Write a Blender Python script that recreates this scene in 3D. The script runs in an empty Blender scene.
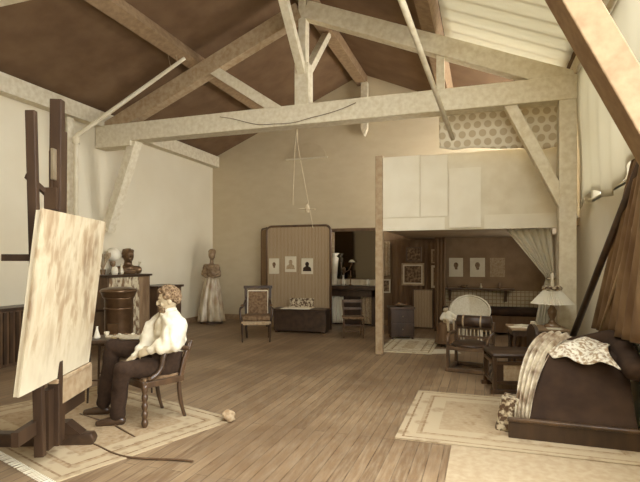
import bpy, bmesh, math, random
from mathutils import Vector, Matrix, noise
random.seed(7)
S = bpy.context.scene
C = S.collection
PI = math.pi
R = math.radians
# ---------------------------------------------------------------- frames of reference (metres)
# room: x across (left wall -7, right wall 1.35), y depth (back wall 11.73), z up; the eye stands at (0,0,1.55)
YAW = R(18.5); FPX = 491.0; EYE = 1.55
FX, FY, RX, RY = -math.sin(YAW), math.cos(YAW), math.cos(YAW), math.sin(YAW)
XL, XR, YB, YF = -7.0, 1.35, 11.73, -2.0
XM = (XL + XR) / 2
EAVE, SL = 4.33, .43
def roofz(x): return EAVE + SL * (4.175 - abs(x - XM))
def V(px, Z): X = (px - 320) / FPX * Z; return (Z * FX + X * RX, Z * FY + X * RY)
def H(py, Z): return EYE + (261 - py) / FPX * Z

# ---------------------------------------------------------------- colours and materials
def s2l(c): return c / 12.92 if c <= .04045 else ((c + .055) / 1.055) ** 2.4
RAMP = [(0, (.155, .105, .07)), (.25, (.375, .28, .19)), (.5, (.60, .50, .375)), (.75, (.79, .74, .62)), (1, (.93, .912, .845))]
def tone(v):
    v = min(1, max(0, v))
    for (a, ca), (b, cb) in zip(RAMP, RAMP[1:]):
        if v <= b:
            t = (v - a) / (b - a)
            return tuple(s2l(x + (y - x) * t) for x, y in zip(ca, cb)) + (1,)
def nm(name, rough=.7, spec=.3, metal=0):
    m = bpy.data.materials.new(name); m.use_nodes = True
    nt = m.node_tree; p = nt.nodes['Principled BSDF']
    p.inputs['Roughness'].default_value = rough; p.inputs['Specular IOR Level'].default_value = spec
    p.inputs['Metallic'].default_value = metal
    return m, nt, p
def N(nt, t, **kw):
    n = nt.nodes.new(t)
    for k, v in kw.items():
        if k in n.inputs: n.inputs[k].default_value = v
        else: setattr(n, k, v)
    return n
def coords(nt, scale=(1, 1, 1), rot=(0, 0, 0), gen='Object'):
    tc = N(nt, 'ShaderNodeTexCoord'); mp = N(nt, 'ShaderNodeMapping')
    mp.inputs['Scale'].default_value = scale; mp.inputs['Rotation'].default_value = rot
    nt.links.new(tc.outputs[gen], mp.inputs['Vector']); return mp.outputs['Vector']
def mix(nt, fac, a, b):
    m = N(nt, 'ShaderNodeMix', data_type='RGBA')
    for i, s in ((0, fac), (6, a), (7, b)):
        if isinstance(s, (tuple, list, float, int)): m.inputs[i].default_value = s
        else: nt.links.new(s, m.inputs[i])
    return m.outputs[2]
def ramp(nt, src, stops):
    r = N(nt, 'ShaderNodeValToRGB'); e = r.color_ramp.elements
    while len(e) < len(stops): e.new(.5)
    for el, (p, c) in zip(e, stops): el.position = p; el.color = c
    nt.links.new(src, r.inputs[0]); return r.outputs[0]
def bump(nt, p, src, st=.3, d=.01):
    b = N(nt, 'ShaderNodeBump', Strength=st, Distance=d); nt.links.new(src, b.inputs['Height']); nt.links.new(b.outputs[0], p.inputs['Normal'])
def mat(name, v0, v1, scale=6, stretch=(1, 1, 1), rough=.7, spec=.3, metal=0, bmp=.15, detail=5, lo=.35, hi=.65, rot=(0, 0, 0)):
    m, nt, p = nm(name, rough, spec, metal)
    n = N(nt, 'ShaderNodeTexNoise', Scale=scale, Detail=detail); nt.links.new(coords(nt, stretch, rot), n.inputs['Vector'])
    nt.links.new(ramp(nt, n.outputs['Fac'], [(lo, tone(v0)), (hi, tone(v1))]), p.inputs['Base Color'])
    if bmp: bump(nt, p, n.outputs['Fac'], bmp)
    return m
M = {}
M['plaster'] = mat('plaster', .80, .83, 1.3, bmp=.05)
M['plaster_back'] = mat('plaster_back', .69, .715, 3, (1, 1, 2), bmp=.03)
M['arch_plaster'] = mat('arch_plaster', .66, .70, 4, bmp=.03)
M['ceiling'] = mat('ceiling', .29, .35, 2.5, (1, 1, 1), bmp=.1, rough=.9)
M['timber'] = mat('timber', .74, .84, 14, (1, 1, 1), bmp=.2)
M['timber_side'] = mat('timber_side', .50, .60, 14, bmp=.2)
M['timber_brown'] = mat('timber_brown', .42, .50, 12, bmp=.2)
M['easel'] = mat('easel_wood', .05, .13, 8, (1, 1, .2), rough=.5)
M['darkwood'] = mat('dark_wood', .06, .15, 9, (1, 1, .3), rough=.35, spec=.5)
M['midwood'] = mat('mid_wood', .17, .29, 9, (1, 1, .3), rough=.4, spec=.5)
M['polished'] = mat('polished_wood', .10, .23, 9, (1, 1, .3), rough=.28, spec=.6)
M['palewood'] = mat('pale_wood', .68, .80, 9, (1, 1, .15))
M['white'] = mat('white_paper', .86, .90, 3, bmp=.03)
M['offwhite'] = mat('off_white', .78, .84, 4, bmp=.05)
M['pipe'] = mat('pipe_paint', .74, .82, 4, rough=.4)
M['shirt'] = mat('shirt_cotton', .82, .92, 14, bmp=.25)
M['trouser'] = mat('dark_wool', .04, .09, 30, bmp=.2, rough=.95)
M['skin'] = mat('skin', .62, .70, 12, bmp=.08, rough=.55)
M['hair'] = mat('grey_hair', .18, .50, 60, bmp=.9, rough=.9, detail=3)
M['shoe'] = mat('shoe_leather', .10, .16, 8, rough=.25, spec=.6)
M['bronze'] = mat('bronze', .22, .36, 8, rough=.32, metal=.5)
M['statuefig'] = mat('statue_surface', .34, .52, 9, rough=.35, spec=.5, metal=.2)
M['gown'] = mat('gown_silk', .46, .72, 7, (1, 1, .4), rough=.3, spec=.5)
M['iron'] = mat('iron', .22, .32, 6, rough=.3, metal=.6, spec=.5)
M['metal'] = mat('pale_metal', .62, .72, 6, rough=.3, metal=.7)
M['seatcloth'] = mat('seat_cloth', .26, .42, 22, rough=.9)
M['seatpale'] = mat('seat_pale_cloth', .50, .62, 25, rough=.9)
M['leather'] = mat('dark_leather', .05, .13, 12, rough=.4, spec=.5)
M['velvet'] = mat('dark_velvet', .04, .11, 5, rough=.95)
M['brocade'] = mat('brocade', .22, .72, 26, rough=.6, lo=.44, hi=.58)
M['satin'] = mat('satin', .35, .80, 9, rough=.4, spec=.6)
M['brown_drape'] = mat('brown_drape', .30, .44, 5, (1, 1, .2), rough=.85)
M['dark_drape'] = mat('dark_drape', .26, .36, 6, (1, 1, .2), rough=.9)
M['palecurtain'] = mat('pale_curtain', .80, .92, 5, (1, 1, .3), rough=.8)
M['spotted'] = mat('spotted_cloth', .34, .72, 16, (1, 1, .5), rough=.9, lo=.42, hi=.56)
M['sketch'] = mat('sketch', .35, .85, 24, lo=.42, hi=.58, bmp=0)
M['darksketch'] = mat('dark_sketch', .22, .46, 16, lo=.45, hi=.62, bmp=0)
M['ink'] = mat('ink', .30, .52, 40, bmp=0)
M['ceramic'] = mat('ceramic', .70, .82, 4, rough=.2, spec=.6)
M['ceramic_dark'] = mat('ceramic_dark', .30, .44, 4, rough=.2, spec=.6)
M['wicker'] = mat('wicker', .84, .92, 40, rough=.8)
M['cord'] = mat('cord', .62, .7, 30)
M['darkcord'] = mat('dark_cord', .2, .26, 30)
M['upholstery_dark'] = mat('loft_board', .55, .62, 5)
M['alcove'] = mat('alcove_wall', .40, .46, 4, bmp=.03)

def floor_mat():
    m, nt, p = nm('floor_boards', .33, .45)
    v = coords(nt, (1, 1, 1), (0, 0, R(90)))
    b = N(nt, 'ShaderNodeTexBrick', Scale=1.0); b.offset = .37; b.inputs['Brick Width'].default_value = 3.1; b.inputs['Row Height'].default_value = .105
    b.inputs['Mortar Size'].default_value = .004; b.inputs['Color1'].default_value = tone(.35); b.inputs['Color2'].default_value = tone(.47); b.inputs['Mortar'].default_value = tone(.20)
    nt.links.new(v, b.inputs['Vector'])
    n = N(nt, 'ShaderNodeTexNoise', Scale=7, Detail=6); nt.links.new(coords(nt, (6, .5, 1)), n.inputs['Vector'])
    c = mix(nt, ramp(nt, n.outputs['Fac'], [(.4, (0, 0, 0, 1)), (.7, (.55, .55, .55, 1))]), b.outputs['Color'], tone(.62))
    n2 = N(nt, 'ShaderNodeTexNoise', Scale=.9, Detail=3); nt.links.new(coords(nt), n2.inputs['Vector'])
    c = mix(nt, ramp(nt, n2.outputs['Fac'], [(.4, (0, 0, 0, 1)), (.62, (.45, .45, .45, 1))]), c, tone(.24))
    nt.links.new(c, p.inputs['Base Color'])
    r = ramp(nt, n.outputs['Fac'], [(.3, (.40, .40, .40, 1)), (.7, (.6, .6, .6, 1))]); nt.links.new(r, p.inputs['Roughness'])
    bump(nt, p, b.outputs['Fac'], -.25, .004)
    return m
M['floor'] = floor_mat()
def dots_mat(name, pitch, rad, va, vb, axes=('X', 'Z')):
    m, nt, p = nm(name, .85, .2)
    tc = N(nt, 'ShaderNodeTexCoord'); sp = N(nt, 'ShaderNodeSeparateXYZ'); nt.links.new(tc.outputs['Object'], sp.inputs[0])
    def mth(op, a, b=None):
        n = N(nt, 'ShaderNodeMath', operation=op)
        for i, s in enumerate((a, b)):
            if s is None: continue
            if isinstance(s, (int, float)): n.inputs[i].default_value = s
            else: nt.links.new(s, n.inputs[i])
        return n.outputs[0]
    u = mth('DIVIDE', sp.outputs[axes[0]], pitch); v = mth('DIVIDE', sp.outputs[axes[1]], pitch * 1.732)
    ds = []
    for off in (0, .5):
        a = mth('SUBTRACT', mth('FRACT', mth('ADD', u, 20 + off)), .5); b = mth('MULTIPLY', mth('SUBTRACT', mth('FRACT', mth('ADD', v, 20 + off)), .5), 1.732)
        ds.append(mth('SQRT', mth('ADD', mth('MULTIPLY', a, a), mth('MULTIPLY', b, b))))
    d = mth('MINIMUM', *ds)
    nt.links.new(ramp(nt, d, [(rad - .03, tone(va)), (rad + .03, tone(vb))]), p.inputs['Base Color'])
    return m
M['polka'] = dots_mat('spotted_hanging', .15, .36, .68, .86)
def stripes(name, scale, va, vb, axis='X', rough=.85, lo=.35, hi=.65, dist=1.5):
    m, nt, p = nm(name, rough, .25)
    w = N(nt, 'ShaderNodeTexWave', Scale=scale, Distortion=dist, Detail=2); w.bands_direction = axis
    w.inputs['Detail Scale'].default_value = 2
    nt.links.new(coords(nt), w.inputs['Vector'])
    n = N(nt, 'ShaderNodeTexNoise', Scale=8, Detail=4); nt.links.new(coords(nt, (1, 1, .2)), n.inputs['Vector'])
    c = ramp(nt, w.outputs['Fac'], [(lo, tone(va)), (hi, tone(vb))])
    c = mix(nt, ramp(nt, n.outputs['Fac'], [(.4, (0, 0, 0, 1)), (.7, (.5, .5, .5, 1))]), c, tone((va + vb) / 2 + .05))
    nt.links.new(c, p.inputs['Base Color']); bump(nt, p, w.outputs['Fac'], .4, .005); return m
M['reed'] = stripes('reed_matting', 9, .44, .62)
M['reed2'] = stripes('reed_matting_dark', 9, .34, .50)
def check_mat():
    m, nt, p = nm('checked_dado', .85, .2)
    b = N(nt, 'ShaderNodeTexBrick', Scale=1); b.offset = 0; b.inputs['Brick Width'].default_value = .085; b.inputs['Row Height'].default_value = .085
    b.inputs['Mortar Size'].default_value = .008; b.inputs['Color1'].default_value = tone(.68); b.inputs['Color2'].default_value = tone(.74); b.inputs['Mortar'].default_value = tone(.52)
    nt.links.new(coords(nt, (1, 1, 1), (R(90), 0, 0)), b.inputs['Vector']); nt.links.new(b.outputs['Color'], p.inputs['Base Color']); return m
M['check'] = check_mat()
def rug_mat(name, hx, hy, base, dark, light, amp=1):
    """a woven rug of half sizes hx, hy: borders follow its edges, a speckled field inside"""
    m, nt, p = nm(name, .97, .1)
    tc = N(nt, 'ShaderNodeTexCoord'); sp = N(nt, 'ShaderNodeSeparateXYZ'); nt.links.new(tc.outputs['Object'], sp.inputs[0])
    def mth(op, a, b=None):
        n = N(nt, 'ShaderNodeMath', operation=op)
        for i, s in enumerate((a, b)):
            if s is None: continue
            if isinstance(s, (int, float)): n.inputs[i].default_value = s
            else: nt.links.new(s, n.inputs[i])
        return n.outputs[0]
    dx = mth('SUBTRACT', hx, mth('ABSOLUTE', sp.outputs['X'])); dy = mth('SUBTRACT', hy, mth('ABSOLUTE', sp.outputs['Y']))
    d = mth('MINIMUM', dx, dy)
    st = [(0, tone(light)), (.05, tone(dark)), (.07, tone(light)), (.16, tone(base)), (.19, tone(dark)), (.21, tone(light)), (.34, tone(base))]
    rr = N(nt, 'ShaderNodeValToRGB'); rr.color_ramp.interpolation = 'CONSTANT'; e = rr.color_ramp.elements
    while len(e) < len(st): e.new(.5)
    for el, (q, c) in zip(e, st): el.position = q; el.color = c
    nt.links.new(d, rr.inputs[0])
    vo = N(nt, 'ShaderNodeTexVoronoi', Scale=9 * amp); nt.links.new(coords(nt), vo.inputs['Vector'])
    no = N(nt, 'ShaderNodeTexNoise', Scale=26, Detail=4); nt.links.new(coords(nt), no.inputs['Vector'])
    c = mix(nt, ramp(nt, vo.outputs['Distance'], [(.25, (.55, .55, .55, 1)), (.4, (0, 0, 0, 1))]), rr.outputs[0], tone(dark))
    c = mix(nt, ramp(nt, no.outputs['Fac'], [(.42, (0, 0, 0, 1)), (.6, (.5, .5, .5, 1))]), c, tone(light))
    nt.links.new(c, p.inputs['Base Color']); bump(nt, p, no.outputs['Fac'], .5, .006); return m
def painting_mat():
    m, nt, p = nm('unfinished_painting', .5, .35)
    # streaky standing figures: long upright strokes, darker towards the near side, bare pale ground low down
    n = N(nt, 'ShaderNodeTexNoise', Scale=3.0, Detail=4, Distortion=.5); nt.links.new(coords(nt, (1, 1.5, .8)), n.inputs['Vector'])
    n2 = N(nt, 'ShaderNodeTexNoise', Scale=9, Detail=4, Distortion=.3); nt.links.new(coords(nt, (1, 2, .7)), n2.inputs['Vector'])
    c = ramp(nt, n.outputs['Fac'], [(.36, tone(.50)), (.47, tone(.58)), (.55, tone(.70)), (.66, tone(.64))])
    vo = N(nt, 'ShaderNodeTexVoronoi', feature='SMOOTH_F1', Scale=2.0); vo.inputs['Smoothness'].default_value = .6
    nt.links.new(coords(nt, (.01, 2.1, .75)), vo.inputs['Vector'])
    c = mix(nt, ramp(nt, vo.outputs['Distance'], [(.12, (.85, .85, .85, 1)), (.38, (0, 0, 0, 1))]), c, tone(.38))
    c = mix(nt, ramp(nt, n2.outputs['Fac'], [(.46, (0, 0, 0, 1)), (.62, (.5, .5, .5, 1))]), c, tone(.76))
    sp = N(nt, 'ShaderNodeSeparateXYZ'); nt.links.new(coords(nt), sp.inputs[0])
    g = ramp(nt, sp.outputs['Z'], [(.0, (.8, .8, .8, 1)), (.4, (0, 0, 0, 1))])
    c = mix(nt, g, c, tone(.80))
    nt.links.new(c, p.inputs['Base Color']); bump(nt, p, n2.outputs['Fac'], .2); return m
M['painting'] = painting_mat()
def emit(name, col, st):
    m = bpy.data.materials.new(name); m.use_nodes = True; nt = m.node_tree; nt.nodes.clear()
    e = nt.nodes.new('ShaderNodeEmission'); e.inputs[0].default_value = col; e.inputs[1].default_value = st
    o = nt.nodes.new('ShaderNodeOutputMaterial'); nt.links.new(e.outputs[0], o.inputs[0]); return m
M['daylight'] = emit('frosted_daylight_glass', (.96, .985, 1, 1), 8.5)
M['daylight_roof'] = emit('frosted_roof_glass', (.96, .985, 1, 1), 6.0)
M['fill_gallery'] = emit('gallery_fill_glow', (1, .99, .97, 1), 16.0)  # glow of the added gallery window, lifts the back wall
M['fill_alcove'] = emit('alcove_fill_glow', (1, .98, .94, 1), 3.0)  # glow of the added alcove window
def translucent(name, v, amt):
    m = bpy.data.materials.new(name); m.use_nodes = True; nt = m.node_tree; nt.nodes.clear()
    t = N(nt, 'ShaderNodeBsdfTranslucent', Color=tone(v)); d = N(nt, 'ShaderNodeBsdfDiffuse', Color=tone(v))
    x = nt.nodes.new('ShaderNodeMixShader'); x.inputs[0].default_value = amt
    o = nt.nodes.new('ShaderNodeOutputMaterial')
    nt.links.new(d.outputs[0], x.inputs[1]); nt.links.new(t.outputs[0], x.inputs[2]); nt.links.new(x.outputs[0], o.inputs[0]); return m
M['muslin'] = translucent('muslin', .95, .5)
M['shade_paper'] = translucent('shade_paper', .93, .25)
def mirror_mat():
    m, nt, p = nm('old_mirror', .12, .5, 1); p.inputs['Base Color'].default_value = (.13, .11, .085, 1); return m
M['mirror'] = mirror_mat()
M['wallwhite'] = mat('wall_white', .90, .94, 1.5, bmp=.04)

# ---------------------------------------------------------------- mesh helpers
def box(bm, c, s, rot=None):
    mt = Matrix.Translation(Vector(c))
    if rot is not None: mt = mt @ (rot if isinstance(rot, Matrix) else Matrix.Rotation(rot, 4, 'Z'))
    bmesh.ops.create_cube(bm, size=1, matrix=mt @ Matrix.Diagonal((s[0], s[1], s[2], 1)))
def bb(bm, x0, x1, y0, y1, z0, z1): box(bm, ((x0+x1)/2, (y0+y1)/2, (z0+z1)/2), (x1-x0, y1-y0, z1-z0))
def frame_of(d, up=(0, 0, 1)):
    d = Vector(d).normalized(); up = Vector(up)
    if abs(d.dot(up)) > .999: up = Vector((0, 1, 0))
    s = d.cross(up).normalized(); u = s.cross(d).normalized(); return s, d, u
def bar(bm, p, q, w, h, up=(0, 0, 1)):
    p, q = Vector(p), Vector(q); s, d, u = frame_of(q - p, up)
    m = Matrix((s, d, u)).transposed().to_4x4(); m.translation = (p + q) / 2
    bmesh.ops.create_cube(bm, size=1, matrix=m @ Matrix.Diagonal((w, (q - p).length, h, 1)))
def tube(bm, pts, rad, seg=8, cap=True):
    pts = [Vector(p) for p in pts]
    if isinstance(rad, (int, float)): rad = [rad] * len(pts)
    rings = []; s0 = None
    for i, p in enumerate(pts):
        d = (pts[min(i+1, len(pts)-1)] - pts[max(i-1, 0)])
        d = d.normalized() if d.length > 1e-9 else Vector((0, 0, 1))
        if s0 is None: s0, _, _ = frame_of(d)
        s = (s0 - d * s0.dot(d)); s = s.normalized() if s.length > 1e-6 else frame_of(d)[0]
        s0 = s; u = s.cross(d)
        rings.append([bm.verts.new(p + (s * math.cos(a) + u * math.sin(a)) * rad[i]) for a in (2*PI*k/seg for k in range(seg))])
    for a, b in zip(rings, rings[1:]):
        for k in range(seg): bm.faces.new((a[k], a[(k+1) % seg], b[(k+1) % seg], b[k]))
    if cap: bm.faces.new(rings[0][::-1]); bm.faces.new(rings[-1])
def lathe(bm, prof, c=(0, 0, 0), seg=20, sx=1, sy=1):
    rings = [[bm.verts.new((c[0] + r*sx*math.cos(2*PI*k/seg), c[1] + r*sy*math.sin(2*PI*k/seg), c[2] + z)) for k in range(seg)] for r, z in prof]
    for a, b in zip(rings, rings[1:]):
        for k in range(seg): bm.faces.new((a[k], a[(k+1) % seg], b[(k+1) % seg], b[k]))
    bm.faces.new(rings[0][::-1]); bm.faces.new(rings[-1])
def ball(bm, c, r, seg=16, rot=None):
    if isinstance(r, (int, float)): r = (r, r, r)
    m = Matrix.Translation(Vector(c))
    if rot is not None: m = m @ rot
    bmesh.ops.create_uvsphere(bm, u_segments=seg, v_segments=max(6, seg*2//3), radius=1, matrix=m @ Matrix.Diagonal((*r, 1)))
def caps(bm, pts, rad, seg=12):
    """chain of overlapping rounded links for a body grown into one skin"""
    for i, (p, r) in enumerate(zip(pts, rad)):
        ball(bm, p, r, seg)
        if i: tube(bm, [pts[i-1], p], [rad[i-1], r], seg)
def sheet(bm, f, nu, nv, th=.006):
    """surface f(u,v) -> point, given a real thickness"""
    P = [[Vector(f(i/nu, j/nv)) for j in range(nv+1)] for i in range(nu+1)]
    top, bot = [], []
    for i in range(nu+1):
        ra, rb = [], []
        for j in range(nv+1):
            du = P[min(i+1, nu)][j] - P[max(i-1, 0)][j]; dv = P[i][min(j+1, nv)] - P[i][max(j-1, 0)]
            n = du.cross(dv); n = n.normalized() if n.length > 1e-9 else Vector((0, 0, 1))
            ra.append(bm.verts.new(P[i][j] + n*th/2)); rb.append(bm.verts.new(P[i][j] - n*th/2))
        top.append(ra); bot.append(rb)
    for i in range(nu):
        for j in range(nv):
            bm.faces.new((top[i][j], top[i+1][j], top[i+1][j+1], top[i][j+1]))
            bm.faces.new((bot[i][j+1], bot[i+1][j+1], bot[i+1][j], bot[i][j]))
    for i in range(nu):
        bm.faces.new((top[i+1][0], top[i][0], bot[i][0], bot[i+1][0])); bm.faces.new((top[i][nv], top[i+1][nv], bot[i+1][nv], bot[i][nv]))
    for j in range(nv):
        bm.faces.new((top[0][j], top[0][j+1], bot[0][j+1], bot[0][j])); bm.faces.new((top[nu][j+1], top[nu][j], bot[nu][j], bot[nu][j+1]))
def prism(bm, poly, axis, a, b):
    """closed outline poly extruded along axis ('x' or 'y' or 'z') from a to b"""
    def P(q, t): return {'x': (t, q[0], q[1]), 'y': (q[0], t, q[1]), 'z': (q[0], q[1], t)}[axis]
    lo = [bm.verts.new(P(q, a)) for q in poly]; hi = [bm.verts.new(P(q, b)) for q in poly]; n = len(poly)
    bm.faces.new(lo[::-1]); bm.faces.new(hi)
    for k in range(n): bm.faces.new((lo[k], lo[(k+1) % n], hi[(k+1) % n], hi[k]))
def obj(name, bm, m, parent=None, smooth=False, bevel=0, loc=None, rz=0, remesh=0, smo=0):
    bmesh.ops.recalc_face_normals(bm, faces=bm.faces)
    me = bpy.data.meshes.new(name); bm.to_mesh(me); bm.free()
    o = bpy.data.objects.new(name, me); C.objects.link(o); me.materials.append(M[m] if isinstance(m, str) else m)
    if remesh:
        r = o.modifiers.new('r', 'REMESH'); r.mode = 'VOXEL'; r.voxel_size = remesh; r.use_smooth_shade = True
        if smo: s = o.modifiers.new('s', 'SMOOTH'); s.iterations = smo; s.factor = .5
    if bevel:
        b = o.modifiers.new('b', 'BEVEL'); b.width = bevel; b.segments = 2; b.limit_method = 'ANGLE'
    if o.modifiers:
        dg = bpy.context.evaluated_depsgraph_get(); n = bpy.data.meshes.new_from_object(o.evaluated_get(dg))
        o.modifiers.clear(); o.data = n; bpy.data.meshes.remove(me); n.name = name
        if not n.materials: n.materials.append(M[m] if isinstance(m, str) else m)
    if smooth or remesh:
        for f in o.data.polygons: f.use_smooth = True
    if loc is not None: o.location = loc
    o.rotation_euler.z = rz
    if parent: o.parent = parent
    return o
B = bmesh.new
def tag(o, label, cat, group=None, kind=None):
    o['label'] = label; o['category'] = cat
    if group: o['group'] = group
    if kind: o['kind'] = kind
    return o
def thing(name, label, cat, loc=(0, 0, 0), rz=0, group=None, kind=None):
    o = bpy.data.objects.new(name, None); C.objects.link(o); o.location = (loc[0], loc[1], loc[2] if len(loc) > 2 else 0); o.rotation_euler.z = rz
    return tag(o, label, cat, group, kind)
def struct(name, bm, m, label=None, cat=None, **k):
    o = obj(name, bm, m, **k); o['kind'] = 'structure'
    if label: tag(o, label, cat)
    return o
def nz(*a): return noise.noise(Vector(a))

# ================================================================ THE ROOM
bm = B(); bb(bm, XL-.1, XR+.1, YF-.1, YB+.1, -.1, 0); struct('floor', bm, 'floor')
bm = B(); bb(bm, XL-.1, XL, YF, YB, 0, EAVE); struct('wall_left', bm, 'plaster')
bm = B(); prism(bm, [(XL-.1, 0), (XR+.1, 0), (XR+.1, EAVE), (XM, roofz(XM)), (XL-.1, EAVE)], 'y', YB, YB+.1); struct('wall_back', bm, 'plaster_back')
bm = B(); prism(bm, [(XL-.1, 0), (XR+.1, 0), (XR+.1, EAVE), (XM, roofz(XM)), (XL-.1, EAVE)], 'y', YF-.1, YF); struct('wall_front', bm, 'plaster')
# right wall with two openings: W1 beside and behind the eye, W2 further on behind a hung sheet
W1 = (-1.4, 3.9, .9, 3.95); W2 = (4.7, 7.3, 2.35, 4.05); W5 = (8.7, 11.2, 2.6, 4.05); W6 = (8.9, 10.7, 1.25, 1.98)  # last two openings are added to brighten the back wall and alcove
bm = B()
for y0, y1, z0, z1 in ((YF, YB, 0, W1[2]), (W2[1], W6[0], W1[2], W5[2]), (W6[1], YB, W1[2], W5[2]), (W6[0], W6[1], W1[2], W6[2]), (W6[0], W6[1], W6[3], W5[2]), (YF, YB, W2[3], EAVE), (YF, W1[0], W1[2], W2[3]), (W1[1], W2[0], W1[2], W2[3]), (W2[1], W5[0], W5[2], W2[3]), (W5[1], YB, W5[2], W2[3]),
                       (W1[0], W1[1], W1[3], W2[3]), (W2[0], W2[1], W1[2], W2[2])):
    bb(bm, XR, XR+.1, y0, y1, z0, z1)
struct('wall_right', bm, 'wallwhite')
# roof boards, right slope with two roof lights
def slab(bm, x0, x1, y0, y1):
    prism(bm, [(x0, roofz(x0)), (x1, roofz(x1)), (x1, roofz(x1)+.08), (x0, roofz(x0)+.08)], 'y', y0, y1)
S1 = (-1.9, 1.0, 1.2, 5.1); S2 = (-.6, 1.15, 5.4, 8.2)
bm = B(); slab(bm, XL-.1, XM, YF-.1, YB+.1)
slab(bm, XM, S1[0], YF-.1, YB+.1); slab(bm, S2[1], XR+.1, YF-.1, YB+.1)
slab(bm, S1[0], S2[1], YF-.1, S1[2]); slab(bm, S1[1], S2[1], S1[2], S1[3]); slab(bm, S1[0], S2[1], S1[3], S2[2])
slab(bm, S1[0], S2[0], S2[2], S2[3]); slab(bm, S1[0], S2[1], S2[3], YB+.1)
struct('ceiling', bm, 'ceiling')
def rafterpt(x, dz=0): return (x, roofz(x) + dz)
# window_1: tall side light
w = thing('window_1', 'tall side light in the right wall', 'window', (XR+.05, 0, 0), kind='structure')
bm = B(); bb(bm, .02, .03, W1[0], W1[1], W1[2], W1[3]); obj('pane', bm, 'daylight', w)
bm = B()
for k in range(7): y = W1[0] + (W1[1]-W1[0])*k/6; bb(bm, -.05, .05, y-.03, y+.03, W1[2], W1[3])
for k in range(4): z = W1[2] + (W1[3]-W1[2])*k/3; bb(bm, -.05, .05, W1[0], W1[1], z-.025, z+.025)
obj('frame', bm, 'timber', w)
# window_2: high light with a hung sheet in front
w = thing('window_2', 'high light in the right wall behind the sheet', 'window', (XR+.05, 0, 0), kind='structure')
bm = B()
for k in range(6): y = W2[0] + (W2[1]-W2[0])*k/5; bb(bm, -.04, .04, y-.02, y+.02, W2[2], W2[3])
for k in range(3): z = W2[2] + (W2[3]-W2[2])*k/2; bb(bm, -.05, .05, W2[0], W2[1], z-.025, z+.025)
obj('frame', bm, 'timber', w)
w = thing('fill_window_gallery', 'added glowing window above the gallery brightening the back wall', 'window', (XR+.05, 0, 0), kind='structure')  # added light source: brightens the back wall towards the right
bm = B(); bb(bm, .02, .03, W5[0], W5[1], W5[2], W5[3]); obj('pane', bm, 'fill_gallery', w)
bm = B()
for k in range(5): y = W5[0] + (W5[1]-W5[0])*k/4; bb(bm, -.04, .04, y-.02, y+.02, W5[2], W5[3])
obj('frame', bm, 'timber', w)
w = thing('fill_window_alcove', 'added glowing window behind the tied curtain brightening the alcove', 'window', (XR+.05, 0, 0), kind='structure')  # added light source tucked behind the curtain to lift the alcove
bm = B(); bb(bm, .02, .03, *W6); obj('pane', bm, 'fill_alcove', w)
bm = B()
for k in range(4): y = W6[0] + (W6[1]-W6[0])*k/3; bb(bm, -.04, .04, y-.02, y+.02, W6[2], W6[3])
obj('frame', bm, 'timber', w)
w = thing('window_3', 'large roof light in the right slope', 'window', kind='structure')
bm = B(); x0, x1, y0, y1 = S1; prism(bm, [(x0, roofz(x0)+.03), (x1, roofz(x1)+.03), (x1, roofz(x1)+.04), (x0, roofz(x0)+.04)], 'y', y0, y1); obj('pane', bm, 'daylight_roof', w)
bm = B()
for k in range(7): y = y0 + (y1-y0)*k/6; bar(bm, (x0, y, roofz(x0)+.02), (x1, y, roofz(x1)+.02), .05, .07)
obj('frame', bm, 'timber', w)
w = thing('window_4', 'muslin covered roof light at the right', 'window', kind='structure')
x0, x1, y0, y1 = S2
bm = B()
for k in range(9): y = y0 + (y1-y0)*k/8; bar(bm, (x0, y, roofz(x0)+.03), (x1, y, roofz(x1)+.03), .03, .05)
obj('frame', bm, 'timber', w)
bm = B(); sheet(bm, lambda u, v: (x0+(x1-x0)*u, y0+(y1-y0)*v, roofz(x0+(x1-x0)*u)-.01-.012*math.sin(v*PI*8)**2), 12, 48, .004); obj('blind', bm, 'muslin', w, smooth=True)
# baseboards and wall plates
bm = B(); bb(bm, XL, XR, YB-.02, YB, 0, .13); struct('baseboard_back', bm, 'timber_brown')
bm = B(); bb(bm, XL, XL+.02, YF, YB, 0, .13); struct('baseboard_left', bm, 'timber_brown')
bm = B(); bb(bm, XL, XL+.2, YF, YB, 4.08, 4.36); struct('trim_1', bm, 'timber', 'heavy pale timber wall plate along the top of the left wall', 'beam')
bm = B(); bb(bm, XR-.18, XR, YF, YB, 4.12, 4.32); struct('trim_2', bm, 'timber', 'pale timber wall plate along the top of the right wall', 'beam')
bm = B(); bb(bm, XM-.12, XM+.12, YF, YB, 5.84, 6.06); struct('ridge_beam', bm, 'timber_brown', 'ridge beam running into the room at the roof apex', 'beam')
for sx, lab in ((-1, 'timber purlin running into the room under the left roof slope'), (1, 'timber purlin running into the room under the right roof slope')):
    x = XM + sx*2.07
    bm = B(); bar(bm, (x, YF, 5.10), (x, YB, 5.10), .22, .22, (sx*.395, 0, .92)); struct('purlin', bm, 'timber_brown', lab, 'beam')
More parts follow.
